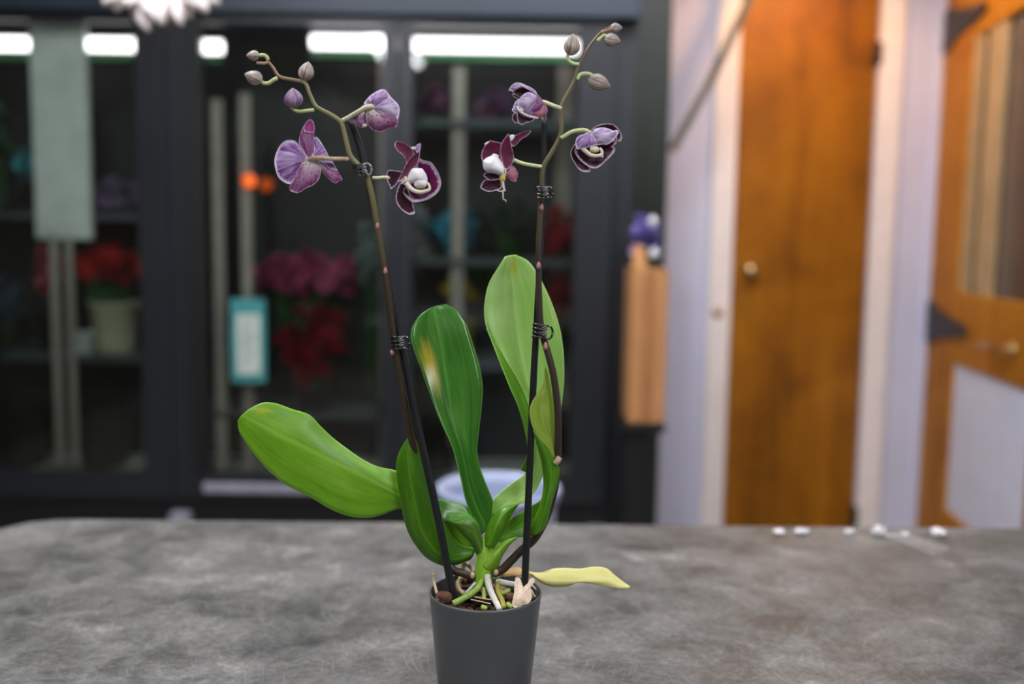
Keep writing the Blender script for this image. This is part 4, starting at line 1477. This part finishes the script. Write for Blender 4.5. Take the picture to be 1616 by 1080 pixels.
def spike_mat(name, lo, hi, zlo, zhi, tipc):
    k = NT(name)
    g = k.n('NewGeometry').outputs['Position']
    z = k.n('SeparateXYZ', ins={0: g}).outputs[2]
    st = k.n('VectorMath', operation='MULTIPLY', ins={0: g, 1: (400, 400, 50)}).outputs[0]
    nz = k.noise(st, 1.0, 3)
    t = k.n('MapRange', ins={0: z, 1: zlo, 2: zhi}).outputs[0]
    col = k.ramp(t, [(0.0, lin(lo)), (0.58, lin(lo)), (0.86, lin(hi)), (0.93, lin(hi)), (1.0, lin(tipc))])
    col = k.mix(k.math('MULTIPLY', nz, 0.5), col, k.mix(0.6, col, (0.02, 0.012, 0.006, 1)))
    return k.done(k.bsdf(col, 0.42, 0, 0.4, bump=nz, bumps=0.12, bumpd=0.0005))


zb, zt = at(766, 905, PY).z, at(430, 90, PY).z
M['spl'] = spike_mat('spike_olive', (58, 48, 33), (142, 134, 92), zb, zt, (168, 112, 92))
M['spr'] = spike_mat('spike_brown', (58, 46, 37), (118, 110, 78), zb, at(950, 50, PY).z, (122, 84, 76))
sl = ptube('flower_spike', [(748, 912, -1.2), (731, 905, -1.4), (712, 897, -1.2), (694, 862, -0.2), (672, 782, 0.0), (650, 694, -1.2), (635, 622, -2.4), (624, 556, -3.0), (617, 500, -3.1), (608, 436, -3.0), (600, 382, -3.0), (592, 338, -3.0), (586, 305, -3.0),
                            (578, 278, -3.0), (566, 262, -3.0), (553, 246, -3.0), (547, 225, -3.0), (542, 204, -3.0), (537, 192, -3.0), (520, 180, -3.0), (499, 168, -3.0), (489, 149, -3.0), (481, 131, -3.0), (462, 126, -3.0), (441, 121, -3.0), (431, 107, -3.0), (423, 97, -3.0)],
           6.6, M['spl'], plant, 150, 12, 2.0, lambda f: 1.0 - 0.0 * f)
sr = ptube('flower_spike', [(780, 905, -1.0), (793, 899, -1.0), (808, 884, -1.0), (824, 868, -1.1), (845, 849, -1.3), (864, 812, -1.5), (876, 766, -1.7), (879, 730, -2.4), (881, 690, -3.4), (880, 645, -3.9), (874, 595, -3.8), (865, 558, -3.5), (858, 535, -3.2), (853, 508, -3.0), (851, 470, -2.9), (850, 430, -2.8),
                            (850, 390, -2.8), (852, 345, -2.8), (855, 300, -2.8), (857, 266, -2.8), (870, 242, -2.8), (884, 215, -2.8), (886, 192, -2.8), (885, 171, -2.8), (895, 150, -2.8), (905, 130, -2.8), (911, 112, -2.8), (916, 99, -2.8), (926, 80, -2.8), (938, 63, -2.8), (949, 51, -2.8), (960, 44, -2.8), (972, 36, -2.8)],
           7.2, M['spr'], plant, 150, 12, 1.4)
for (px, py, d, par, r) in ((596, 357, -3.3, sl, 4.2), (608, 428, -3.35, sl, 4.4), (619, 556, -3.4, sl, 4.4), (850, 420, -3.2, sr, 4.6), (861, 547, -3.7, sr, 5.0), (855, 328, -3.2, sr, 4.2)):
    v = W((px, py, d))
    rr = r * 0.78 * PXM
    lathe('node_bract', [(0, -rr * 1.6), (rr * 0.7, -rr * 1.1), (rr, -rr * 0.2), (rr * 0.75, rr * 0.8), (rr * 0.2, rr * 1.7), (0, rr * 1.8)], M['node'], par, v, 14)
# cut sheath ring where the right spike meets the twisted leaf
ptube('sheath_ring', [(877, 731, -3.2), (880, 727, -3.3), (883, 722, -3.2)], 5.0, M['root_t'], sr, 10, 10, 4.6)


# clips ---------------------------------------------------------------
def clip(px, py, d, w, tilt, clear=False):
    c = Vector((px, py))

    def q(x, y, dd=0.0):
        ca, sa = math.cos(tilt), math.sin(tilt)
        return W((px + (x * ca - y * sa) * w, py + (x * sa + y * ca) * w, d + dd))
    root_ = None
    parts = []
    for y in (-0.75, -0.25, 0.25, 0.75):
        ring = [q(-0.25 + 0.85 * math.cos(a), y + 0.06 * math.sin(2 * a), -0.62 * math.sin(a) * w / 11) for a in [R(x) for x in range(-20, 201, 20)]]
        parts.append(tube_geo(ring, [1.5 * PXM] * len(ring), 7))
    parts.append(tube_geo([q(-0.1, -0.8, -0.5), q(-0.1, 0.8, -0.5)], [1.7 * PXM] * 2, 8))
    parts.append(tube_geo([q(-1.1, -0.55, -0.25), q(-0.8, -0.62, -0.5), q(-0.25, -0.55, -0.6), q(0.0, -0.2, -0.62)], [1.3 * PXM] * 4, 7))
    V, Fc = join_geo(parts)
    o = mesh_obj('stem_clip', V, Fc, M['clip'], plant)
    ring = [q(0.78 + 0.55 * math.cos(a), 0.1 + 0.8 * math.sin(a), -0.3) for a in [R(x) for x in range(0, 361, 20)]]
    V, Fc = tube_geo(ring, [1.7 * PXM] * len(ring), 8)
    mesh_obj('finger_loop', V, Fc, M['clipclear'] if clear else M['clip'], o)
    hel = [q(0.25 + 0.28 * math.cos(a * 0.7), -0.6 + 1.2 * i / 30, -0.62 - 0.12 * math.sin(a * 0.7)) for i, a in enumerate([x * 1.2 for x in range(31)])]
    V, Fc = tube_geo(hel, [0.9 * PXM] * len(hel), 6)
    mesh_obj('spring', V, Fc, M['clipclear'], o)
    return o


clip(571, 268, -3.2, 11.5, R(-12), True)
clip(630, 541, -3.2, 12.0, R(-6))
clip(858, 304, -3.1, 11.0, R(-4))
clip(855, 523, -3.4, 13.0, R(4))

# ------------------------------------------------------------------ flowers
PF = petal_mat('petal_maroon', (52, 10, 26), (112, 16, 84), (232, 216, 230), 0.86, (96, 30, 62), 0.25)
PFD = petal_mat('petal_black_cherry', (36, 8, 16), (66, 12, 40), (226, 206, 222), 0.88, (70, 20, 40), 0.2)
PFR = petal_mat('petal_wine', (92, 34, 46), (112, 24, 70), (224, 200, 214), 0.93, (70, 26, 40), 0.3)
PB = petal_mat('petal_lavender', (152, 104, 172), (130, 66, 154), (232, 222, 240), 0.87, (222, 206, 232), 0.7)
PBW = petal_mat('petal_pale_lavender', (206, 186, 216), (164, 118, 184), (236, 230, 242), 0.87, (234, 226, 238), 0.75)
PBP = petal_mat('petal_purple_back', (122, 62, 112), (120, 44, 108), (214, 180, 208), 0.94, (184, 150, 180), 0.5)
PBS = petal_mat('petal_speckled', (168, 120, 156), (124, 50, 104), (206, 170, 196), 0.95, (176, 130, 166), 0.5, (92, 40, 72), basewhite=(224, 214, 208))
PBR = petal_mat('petal_rose', (178, 116, 128), (160, 80, 122), (214, 176, 180), 0.94, (206, 160, 164), 0.4)
PMG = petal_mat('petal_magenta_tip', (158, 40, 122), (136, 34, 106), (222, 190, 220), 0.88, (176, 90, 150), 0.4)
k = NT('lip_white')
M['lip'] = mat('lip_white', (226, 220, 224), 0.4, 0, 0.4, 0.06, 90)
M['lipc'] = mat('lip_cream', (222, 210, 190), 0.45, 0, 0.4, 0.08, 90)
M['lipy'] = mat('lip_yellow', (206, 178, 92), 0.5, 0, 0.3, 0.15, 200)
LW_ = [M['lip'], M['lip']]


def blob(name, crop, x, y, rx, ry, rd, m, parent, d=0.0, rot=0.0, jit=0.0, seed=0):
    """rounded fleshy lobe: an ellipsoid in crop units, squared a little"""
    rnd = random.Random(seed)
    V, Fc = [], []
    nu, nv = 16, 10
    ca, sa = math.cos(rot), math.sin(rot)
    for i in range(nv + 1):
        th = math.pi * i / nv
        for j in range(nu):
            ph = 2 * math.pi * j / nu
            e = lambda c: math.copysign(abs(c) ** 0.85, c)
            lx, ly, ld = rx * e(math.sin(th) * math.cos(ph)), ry * e(math.cos(th)), rd * math.sin(th) * math.sin(ph)
            k_ = 1 + rnd.uniform(-jit, jit)
            lx, ly = lx * k_, ly * k_
            V.append(W(crop.p(x + lx * ca - ly * sa, y + lx * sa + ly * ca, d + ld)))
    for i in range(nv):
        for j in range(nu):
            j2 = (j + 1) % nu
            Fc.append((i * nu + j, i * nu + j2, (i + 1) * nu + j2, (i + 1) * nu + j))
    return mesh_obj(name, V, Fc, m, parent)


def pedicel(crop, pts, r, m, name='flower', r1=None):
    return ptube(name, [crop.p(*p) for p in pts], r / crop.s, m, plant, 24, 10, (r1 or r) / crop.s)


# flower seen from behind, far left
c1 = Crop(425, 180, 8.308, -3.0)
f1 = pedicel(c1, [(1045, 592, 0), (920, 590, -0.2), (800, 588, -0.5), (680, 576, -0.8), (600, 574, -0.9), (545, 590, -0.6), (525, 605, -0.2)], 26, M['pedp'], 'flower', 30)
petal('petal', c1, [(505, 585), (440, 470), (385, 400), (330, 348), (230, 343), (150, 398), (95, 500), (68, 610), (82, 730), (120, 830), (190, 890), (275, 918), (340, 850), (400, 740), (460, 640)], (520, 590), [PB, PF], f1, 0.0, 0.12, 0.05, -0.35, 0.10,
      fold=lambda x, y: 0.35 * math.exp(-((y - 470) / 60) ** 2) * max(0, (400 - x)) / 330)
petal('petal', c1, [(560, 575), (585, 480), (590, 400), (575, 318), (622, 300), (665, 352), (722, 440), (772, 535), (790, 585), (835, 635), (878, 710), (892, 742), (800, 722), (720, 655), (640, 605)], (545, 590), [PB, PF], f1, 0.2, 0.1, 0.0, -0.1, 0.08, cen=(690, 560))
petal('sepal', c1, [(500, 575), (445, 480), (393, 400), (393, 320), (420, 220), (462, 138), (505, 82), (540, 66), (578, 98), (598, 180), (592, 260), (582, 350), (590, 450), (570, 545), (535, 580)], (530, 590), [PBP, PF], f1, -0.15, 0.0, -0.10, -0.2, 0.04)
petal('sepal_tip', c1, [(462, 230), (455, 170), (480, 115), (520, 82), (552, 80), (580, 120), (590, 190), (575, 250), (520, 240)], (520, 260), [PMG, PMG], f1, -0.32, 0, -0.10, 0.12, 0.02, 30, 6)
petal('sepal', c1, [(470, 610), (435, 612), (400, 700), (335, 835), (285, 915), (262, 985), (300, 1020), (385, 1036), (480, 975), (580, 930), (640, 868), (672, 790), (672, 690), (625, 620), (545, 600)], (570, 600), [PBS, PF], f1, -0.45, 0.05, -0.05, -0.3, 0.05,
      fold=lambda x, y: -0.12 * math.exp(-((x - (560 - (y - 600) * 0.58)) / 45) ** 2))
petal('sepal', c1, [(625, 615), (680, 650), (740, 695), (810, 735), (885, 740), (925, 790), (956, 862), (915, 880), (870, 908), (800, 868), (730, 800), (685, 730)], (600, 600), [PBS, PF], f1, -0.1, 0.05, 0.0, -0.15, 0.05)
lip1 = blob('lip', c1, 560, 640, 55, 50, 0.6, M['lip'], f1, 0.7)

# dark front-facing flower right of the left spike
c2 = Crop(600, 215, 8.308, -3.4)
f2 = pedicel(c2, [(-100, 548, 0.4), (-20, 548, 0.3), (60, 540, 0.5), (180, 560, 0.9), (300, 590, 0.8)], 20, M['ped'], 'flower', 22)
petal('sepal', c2, [(290, 520), (280, 462), (200, 452), (112, 440), (82, 500), (95, 590), (130, 660), (140, 696), (190, 655), (235, 600)], (320, 560), [PFD, PBP], f2, 0.5, -0.1, 0, 0.1, 0.04)
petal('sepal', c2, [(350, 360), (335, 300), (285, 238), (228, 190), (188, 120), (205, 70), (240, 64), (320, 90), (395, 142), (440, 205), (430, 270)], (380, 400), [PFR, PBP], f2, 0.45, 0.05, -0.05, 0.1, 0.04)
petal('sepal', c2, [(300, 600), (265, 602), (222, 700), (203, 800), (215, 870), (245, 925), (310, 992), (390, 1030), (455, 1012), (442, 950), (430, 880), (400, 800), (360, 680)], (330, 580), [PFD, PBP], f2, 0.2, 0, 0.05, 0.15, 0.04)
petal('petal', c2, [(430, 430), (480, 380), (512, 292), (560, 318), (660, 342), (715, 402), (770, 500), (798, 600), (782, 690), (722, 770), (620, 832), (500, 862), (420, 862), (342, 802), (298, 735), (320, 680), (370, 620)], (380, 600), [PF, PB], f2, -0.1, -0.12, 0.0, 0.55, 0.08, cen=(520, 600), power=2.4)
petal('petal', c2, [(225, 600), (262, 520), (292, 470), (332, 380), (392, 290), (455, 232), (500, 205), (528, 150), (520, 215), (512, 290), (478, 380), (405, 450), (350, 520), (290, 570)], (300, 590), [PFR, PB], f2, -0.35, -0.1, -0.08, 0.2, 0.04, cen=(385, 400))
petal('petal_tip', c2, [(470, 200), (465, 130), (490, 108), (530, 95), (530, 150), (515, 190), (490, 212)], (490, 210), [PB, PB], f2, -0.45, 0, 0, -0.05, 0.02, 24, 5)
petal('petal_tip', c2, [(400, 152), (430, 138), (470, 145), (465, 172), (430, 172)], (470, 160), [M['lip'], M['lip']], f2, -0.2, 0, 0, -0.05, 0.02, 20, 4)
petal('column', c2, [(352, 600), (372, 520), (402, 452), (442, 426), (540, 428), (568, 460), (602, 512), (614, 582), (588, 616), (520, 622), (450, 600), (400, 618)], (400, 600), LW_, f2, -0.35, 0, 0, -0.55, 0.03, 40, 9, 0.003, (490, 525), 2.6)
petal('lip', c2, [(452, 600), (480, 570), (540, 560), (596, 590), (606, 640), (570, 668), (500, 672), (455, 650)], (470, 640), LW_, f2, -0.6, 0, 0, -0.28, 0.02, 30, 7, 0.003, None, 2.4)
blob('side_lobe', c2, 395, 555, 40, 90, 0.3, M['lip'], f2, -0.3, 0.25, 0.03)
ptube('lip_rim', [c2.p(*p) for p in ((350, 620, -0.5), (395, 680, -0.7), (460, 722, -0.8), (540, 732, -0.8), (615, 715, -0.8), (648, 690, -0.75), (632, 630, -0.7), (600, 605, -0.6))], 32 / 8.3, M['lipc'], f2, 30, 10, 14 / 8.3)
blob('throat', c2, 530, 668, 62, 24, 0.2, M['lipy'], f2, -0.55, 0.0)
petal('lip_crest', c2, [(270, 620), (300, 590), (330, 570), (320, 530), (345, 530), (352, 580), (310, 615)], (340, 570), [M['lipc'], M['lipc']], f2, -0.5, 0, 0, -0.1, 0.02, 24, 4)

# half closed flower at the top of the left spike, seen from behind
c3 = Crop(545, 130, 12.71, -3.0)
f3 = pedicel(c3, [(-75, 775, 0), (60, 710, -0.2), (200, 630, -0.5), (330, 555, -0.8), (430, 500, -0.95), (520, 490, -0.7), (560, 510, -0.2)], 40, M['ped'], 'flower', 52)
petal('petal', c3, [(580, 500), (680, 420), (800, 330), (893, 283), (965, 350), (1045, 430), (1088, 530), (1075, 650), (1050, 740), (1000, 730), (850, 690), (700, 600)], (540, 510), [PBW, PF], f3, -0.1, 0.06, 0.0, -0.4, 0.05)
petal('sepal', c3, [(380, 432), (400, 378), (500, 268), (600, 200), (720, 143), (800, 148), (862, 220), (900, 280), (830, 320), (760, 370), (680, 440), (600, 492), (530, 492), (490, 440)], (520, 480), [PB, PF], f3, -0.35, 0.06, -0.06, -0.35, 0.04)
petal('sepal', c3, [(430, 560), (500, 535), (580, 545), (700, 630), (880, 690), (1052, 740), (1050, 830), (1018, 900), (900, 912), (800, 965), (700, 992), (560, 962), (470, 872), (415, 710)], (520, 540), [PBS, PF], f3, -0.4, 0.05, 0.06, -0.45, 0.04)
petal('sepal', c3, [(395, 585), (300, 638), (222, 700), (203, 780), (240, 862), (335, 912), (440, 862), (405, 740), (410, 650)], (430, 560), [PBS, PF], f3, -0.1, 0.05, 0, -0.3, 0.05)
petal('petal', c3, [(395, 438), (340, 470), (295, 530), (320, 560), (390, 520), (450, 470)], (450, 480), [PBP, PF], f3, 0.1, 0, 0, -0.1, 0.02, 24, 5)
blob('lip', c3, 385, 868, 55, 36, 0.3, M['lipc'], f3, -0.35, -0.25)

# ragged flower on the left of the right spike
c4 = Crop(745, 195, 8.308, -3.2)
f4 = pedicel(c4, [(930, 570, 0.4), (831, 556, 0.4), (720, 538, 0.5), (620, 510, 0.6), (540, 480, 0.7), (460, 500, 0.6)], 22, M['pedgreen'], 'flower', 24)
petal('sepal', c4, [(490, 250), (530, 185), (620, 130), (700, 100), (765, 88), (765, 115), (720, 165), (645, 205), (585, 275), (540, 300)], (480, 320), [PFR, PBP], f4, 0.35, 0.08, 0, 0.1, 0.03)
petal('petal', c4, [(150, 500), (120, 430), (138, 340), (190, 262), (240, 223), (300, 238), (385, 262), (400, 380), (370, 470), (260, 520)], (330, 480), [PFR, PB], f4, 0.3, -0.1, 0, 0.3, 0.07)
petal('petal', c4, [(445, 612), (405, 540), (380, 450), (368, 380), (375, 300), (402, 228), (460, 148), (485, 138), (502, 200), (515, 290), (545, 420), (548, 480), (505, 560)], (440, 590), [PFR, PB], f4, -0.3, 0.12, 0.0, 0.25, 0.05)
petal('petal_tip', c4, [(490, 165), (520, 145), (553, 150), (550, 190), (515, 225), (500, 205)], (500, 210), [M['lip'], PB], f4, -0.2, 0, 0, -0.05, 0.03, 24, 5)
petal('petal_tip', c4, [(160, 270), (190, 245), (228, 232), (205, 262), (175, 278)], (220, 240), [M['lip'], PB], f4, 0.05, 0, 0, -0.03, 0.01, 20, 4)
petal('sepal', c4, [(150, 680), (188, 642), (300, 650), (372, 690), (345, 732), (240, 745), (182, 712)], (380, 680), [PFD, PBP], f4, -0.1, -0.08, 0, 0.1, 0.04)
petal('sepal', c4, [(108, 825), (160, 742), (240, 735), (360, 712), (395, 832), (300, 882), (205, 892), (132, 862)], (390, 690), [PFD, PBP], f4, 0.05, -0.05, 0, 0.15, 0.05)
petal('sepal', c4, [(525, 552), (590, 622), (598, 685), (570, 762), (510, 742), (438, 668), (478, 615)], (480, 600), [PBR, PBR], f4, -0.05, 0.08, 0, -0.2, 0.05)
petal('lip', c4, [(145, 505), (165, 478), (205, 450), (262, 428), (305, 432), (368, 490), (412, 575), (414, 655), (370, 668), (320, 648), (225, 636), (160, 592)], (390, 640), LW_, f4, -0.35, 0, 0, -0.6, 0.04, 40, 9, 0.003, None, 2.6)
petal('column', c4, [(225, 560), (250, 510), (310, 500), (365, 545), (408, 600), (405, 660), (340, 648), (260, 620)], (400, 640), LW_, f4, -0.8, 0, 0, -0.25, 0.03, 34, 7, 0.003, None, 2.2)
blob('side_lobe', c4, 305, 430, 50, 30, 0.25, M['lip'], f4, -0.1, 0.3, 0.04, 5)
blob('callus', c4, 400, 715, 40, 55, 0.25, M['lipy'], f4, -0.6, 0.15, 0.05, 6)
ptube('tendril', [c4.p(*p) for p in ((400, 740, -0.6), (408, 800, -0.65), (418, 850, -0.7), (432, 890, -0.7))], 18 / 8.3, M['lipc'], f4, 14, 8, 10 / 8.3)
ptube('tendril', [c4.p(*p) for p in ((425, 870, -0.7), (385, 890, -0.75), (328, 880, -0.7))], 10 / 8.3, M['lipc'], f4, 14, 8, 6 / 8.3)
ptube('tendril', [c4.p(*p) for p in ((404, 880, -0.7), (405, 940, -0.75), (408, 990, -0.7), (440, 1005, -0.7), (445, 1030, -0.7))], 9 / 8.3, M['lipc'], f4, 18, 8, 5 / 8.3)
ptube('tendril', [c4.p(*p) for p in ((435, 590, -0.5), (440, 640, -0.6), (420, 690, -0.6))], 9 / 8.3, M['lipc'], f4, 12, 8, 8 / 8.3)

# half open flower at the top left of the right spike
c5 = Crop(795, 120, 12.7, -2.9)
f5 = pedicel(c5, [(1160, 655, 0), (1080, 628, 0), (1000, 600, 0), (900, 560, 0.1), (820, 530, 0.2), (740, 520, 0.3)], 38, M['ped'], 'flower', 40)
petal('sepal', c5, [(175, 330), (220, 260), (400, 205), (520, 215), (600, 300), (665, 380), (640, 440), (500, 400), (360, 440), (300, 440), (240, 400)], (640, 430), [PFD, PBW], f5, 0.45, 0, 0.1, 0.3, 0.03, cen=(430, 330))
petal('sepal', c5, [(93, 297), (120, 240), (160, 185), (235, 140), (335, 140), (450, 188), (560, 238), (640, 298), (668, 370), (640, 350), (590, 300), (500, 225), (420, 205), (320, 225), (230, 270), (180, 305), (130, 288)], (640, 360), [PBW, PFD], f5, 0.1, 0, 0.05, -0.1, 0.02, 60, 6, cen=(350, 195))
petal('petal', c5, [(168, 380), (220, 362), (300, 410), (340, 420), (330, 470), (260, 445), (200, 415)], (330, 440), [PFD, PBW], f5, 0.1, 0, 0, 0.05, 0.02, 30, 5)
petal('petal', c5, [(335, 430), (280, 470), (225, 530), (185, 640), (168, 690), (215, 735), (280, 760), (330, 640), (300, 570)], (400, 560), [PBW, PFD], f5, 0.15, 0, 0, -0.1, 0.03, 36, 6)
petal('petal', c5, [(230, 560), (270, 545), (330, 600), (420, 720), (560, 820), (520, 840), (380, 800), (290, 720), (235, 620)], (420, 620), [PFD, PFD], f5, 0.02, 0, 0, 0.1, 0.02, 36, 6)
petal('petal', c5, [(330, 440), (400, 368), (500, 325), (600, 355), (675, 425), (680, 520), (620, 590), (560, 660), (540, 710), (470, 720), (400, 700), (345, 640), (275, 570)], (660, 480), [PBW, PF], f5, -0.3, 0, 0.02, -0.3, 0.03)
petal('petal', c5, [(395, 690), (360, 640), (450, 610), (560, 600), (560, 720), (540, 800), (470, 770)], (560, 640), [PB, PF], f5, -0.22, 0, 0, -0.2, 0.02, 36, 6)
petal('sepal', c5, [(800, 560), (850, 600), (872, 660), (872, 735), (785, 830), (685, 842), (575, 785), (570, 730), (690, 700), (780, 620)], (830, 560), [PBR, PF], f5, -0.25, 0, 0, -0.25, 0.03)
petal('sepal', c5, [(665, 370), (740, 440), (800, 540), (785, 615), (705, 700), (585, 735), (535, 700), (600, 600), (670, 520)], (800, 540), [PBP, PF], f5, -0.5, 0, 0, -0.2, 0.03)
petal('sepal', c5, [(262, 690), (300, 720), (400, 810), (520, 820), (625, 858), (560, 912), (440, 940), (380, 975), (310, 955), (272, 870)], (560, 800), [PFD, PBW], f5, 0.0, 0, 0, 0.2, 0.04)
petal('sepal', c5, [(168, 820), (195, 760), (235, 735), (262, 800), (282, 940), (225, 935), (180, 890)], (280, 760), [PFD, PBW], f5, 0.2, 0, 0, 0.1, 0.02, 30, 5)
blob('lip', c5, 345, 690, 55, 46, 0.25, M['lipc'], f5, -0.1, 0.5)
ptube('lip_rim', [c5.p(*p) for p in ((280, 620, -0.15), (310, 690, -0.2), (400, 760, -0.25), (520, 810, -0.3), (690, 845, -0.4))], 26 / 12.7, M['lip'], f5, 24, 10, 16 / 12.7)

# hooded flower on the right of the right spike
c6 = Crop(890, 185, 11.37, -3.0)
f6 = pedicel(c6, [(-60, 375, 0), (0, 345, 0), (120, 275, -0.1), (250, 240, -0.2), (370, 235, -0.3), (450, 275, -0.2), (500, 320, 0.2)], 33, M['pedgreen'], 'flower', 38)
petal('petal', c6, [(470, 270), (500, 220), (545, 178), (650, 133), (800, 118), (905, 140), (985, 210), (1038, 310), (1044, 380), (1005, 438), (960, 410), (940, 330), (860, 280), (700, 250), (560, 280)], (520, 280), [PFD, PB], f6, 0.35, 0, 0.06, 0.2, 0.03, cen=(780, 215))
petal('sepal', c6, [(215, 470), (152, 540), (118, 630), (138, 740), (200, 840), (262, 930), (345, 978), (460, 985), (468, 930), (420, 870), (330, 760), (280, 620), (280, 520)], (300, 500), [PFD, PBP], f6, 0.35, 0, 0, 0.2, 0.04, cen=(235, 720))
petal('petal', c6, [(190, 560), (260, 530), (450, 500), (650, 470), (800, 460), (930, 400), (945, 470), (880, 510), (925, 565), (885, 650), (800, 742), (700, 842), (600, 912), (500, 915), (400, 865), (280, 765), (200, 650)], (520, 500), [PFD, PB], f6, 0.0, 0, 0, 0.45, 0.06, cen=(550, 660))
petal('petal', c6, [(510, 250), (560, 212), (620, 192), (720, 186), (830, 218), (890, 246), (940, 232), (975, 240), (972, 295), (930, 362), (870, 425), (785, 488), (690, 484), (600, 502), (520, 500), (540, 420), (480, 340)], (480, 320), [PBW, PF], f6, -0.45, 0, 0.02, -0.35, 0.05)
petal('sepal', c6, [(205, 480), (240, 358), (350, 308), (440, 270), (500, 300), (580, 420), (570, 490), (440, 538), (330, 560), (240, 575)], (470, 300), [PB, PF], f6, -0.55, 0, 0, -0.25, 0.04)
ptube('lip', [c6.p(*p) for p in ((340, 565, -0.3), (410, 630, -0.4), (480, 680, -0.5), (570, 695, -0.55), (650, 685, -0.55), (685, 640, -0.5), (665, 580, -0.4), (640, 560, -0.3))], 40 / 11.4, M['lipc'], f6, 30, 10, 20 / 11.4)
blob('column', c6, 550, 580, 85, 62, 0.3, M['lipc'], f6, -0.15, 0.1, 0.02)
blob('callus', c6, 505, 590, 40, 32, 0.2, M['lipy'], f6, -0.4, 0.1)
petal('lip_tip', c6, [(640, 660), (690, 640), (712, 712), (660, 715)], (640, 690), [M['lipc'], M['lipc']], f6, -0.6, 0, 0, -0.05, 0.02, 20, 4)

# buds ----------------------------------------------------------------
BUD = petal_mat('bud_mauve', (132, 112, 114), (116, 92, 102), (156, 140, 124), 0.97, (216, 206, 182), 0.9, vfreq=30)
BUDP = petal_mat('bud_purple', (128, 92, 136), (120, 76, 124), (156, 112, 140), 0.97, (208, 184, 200), 0.7, vfreq=24)


def bud(crop, bx, by, tx, ty, wid, m, ped, d=0.0, pedr=24, pm=None):
    """egg-shaped bud from its base to its tip with three seamed sepals, on a curved pedicel"""
    a, b = Vector((bx, by)), Vector((tx, ty))
    ax = b - a
    L = ax.length
    ax.normalize()
    sd = Vector((-ax.y, ax.x))
    nv, nu = 14, 24
    V, Fc, UV = [], [], []
    for i in range(nv + 1):
        t = i / nv
        rad = wid / 2 * (math.sin(math.pi * t ** 0.80) ** 0.72 if 0 < t < 1 else 0.02)
        if t > 0.9:
            rad *= 0.97
        for j in range(nu):
            ph = 2 * math.pi * j / nu
            seam = 1 - 0.07 * math.exp(-((((ph - 0.6) % (2 * math.pi / 3)) - math.pi / 3) / 0.16) ** 2)
            off = sd * (rad * seam * math.cos(ph))
            p = a + ax * (L * t) + off
            dd = rad * seam * math.sin(ph) / crop.s / 15.0
            V.append(W(crop.p(p.x, p.y, d + dd)))
            UV.append((j / nu, t))
    for i in range(nv):
        for j in range(nu):
            j2 = (j + 1) % nu
            Fc.append((i * nu + j, i * nu + j2, (i + 1) * nu + j2, (i + 1) * nu + j))
    o = mesh_obj('flower_bud', V, Fc, m, plant)
    for nm in ('UVMap', 'vein'):
        lay = o.data.uv_layers.new(name=nm)
        buf = []
        for l in o.data.loops:
            u, t = UV[l.vertex_index]
            buf += [t, u] if nm == 'UVMap' else [u, t]
        lay.data.foreach_set('uv', buf)
    ptube('pedicel', [crop.p(x, y, d) for x, y in ped], pedr / crop.s, pm or M['pedgreen'], o, 20, 10)
    return o


cb1 = Crop(380, 70, 9.0, -3.0)
bud(cb1, 268, 160, 78, 158, 150, BUD, [(388, 225), (370, 180), (330, 155), (270, 158)], 0, 24)
bud(cb1, 310, 520, 52, 420, 205, BUD, [(520, 480), (460, 510), (400, 550), (340, 555), (290, 530)], 0, 26)
bud(cb1, 905, 520, 960, 245, 230, BUD, [(890, 550), (905, 520), (908, 490)], 0, 24)
bud(cb1, 760, 905, 735, 620, 270, BUDP, [(1040, 935), (930, 945), (830, 955), (760, 930), (715, 880), (720, 850)], 0, 24)
ptube('spike_tip', [cb1.p(x, y) for x, y in ((390, 250), (340, 270), (270, 265), (225, 262))], 17 / 9, M['pedp'], sl, 16, 8, 20 / 9)
cb2 = Crop(880, 25, 8.64, -2.8)
bud(cb2, 180, 550, 212, 245, 230, BUD, [(290, 660), (220, 655), (160, 620), (135, 580), (140, 520)], 0, 22)
bud(cb2, 410, 860, 720, 965, 230, BUD, [(270, 870), (300, 810), (370, 790), (440, 800), (500, 840)], 0, 26)
bud(cb2, 715, 165, 885, 165, 138, BUD, [(600, 225), (660, 205), (730, 180)], 0, 24, M['pedp'])
bud(cb2, 630, 320, 860, 345, 190, BUD, [(545, 345), (590, 300), (640, 270), (690, 300)], -0.3, 22)
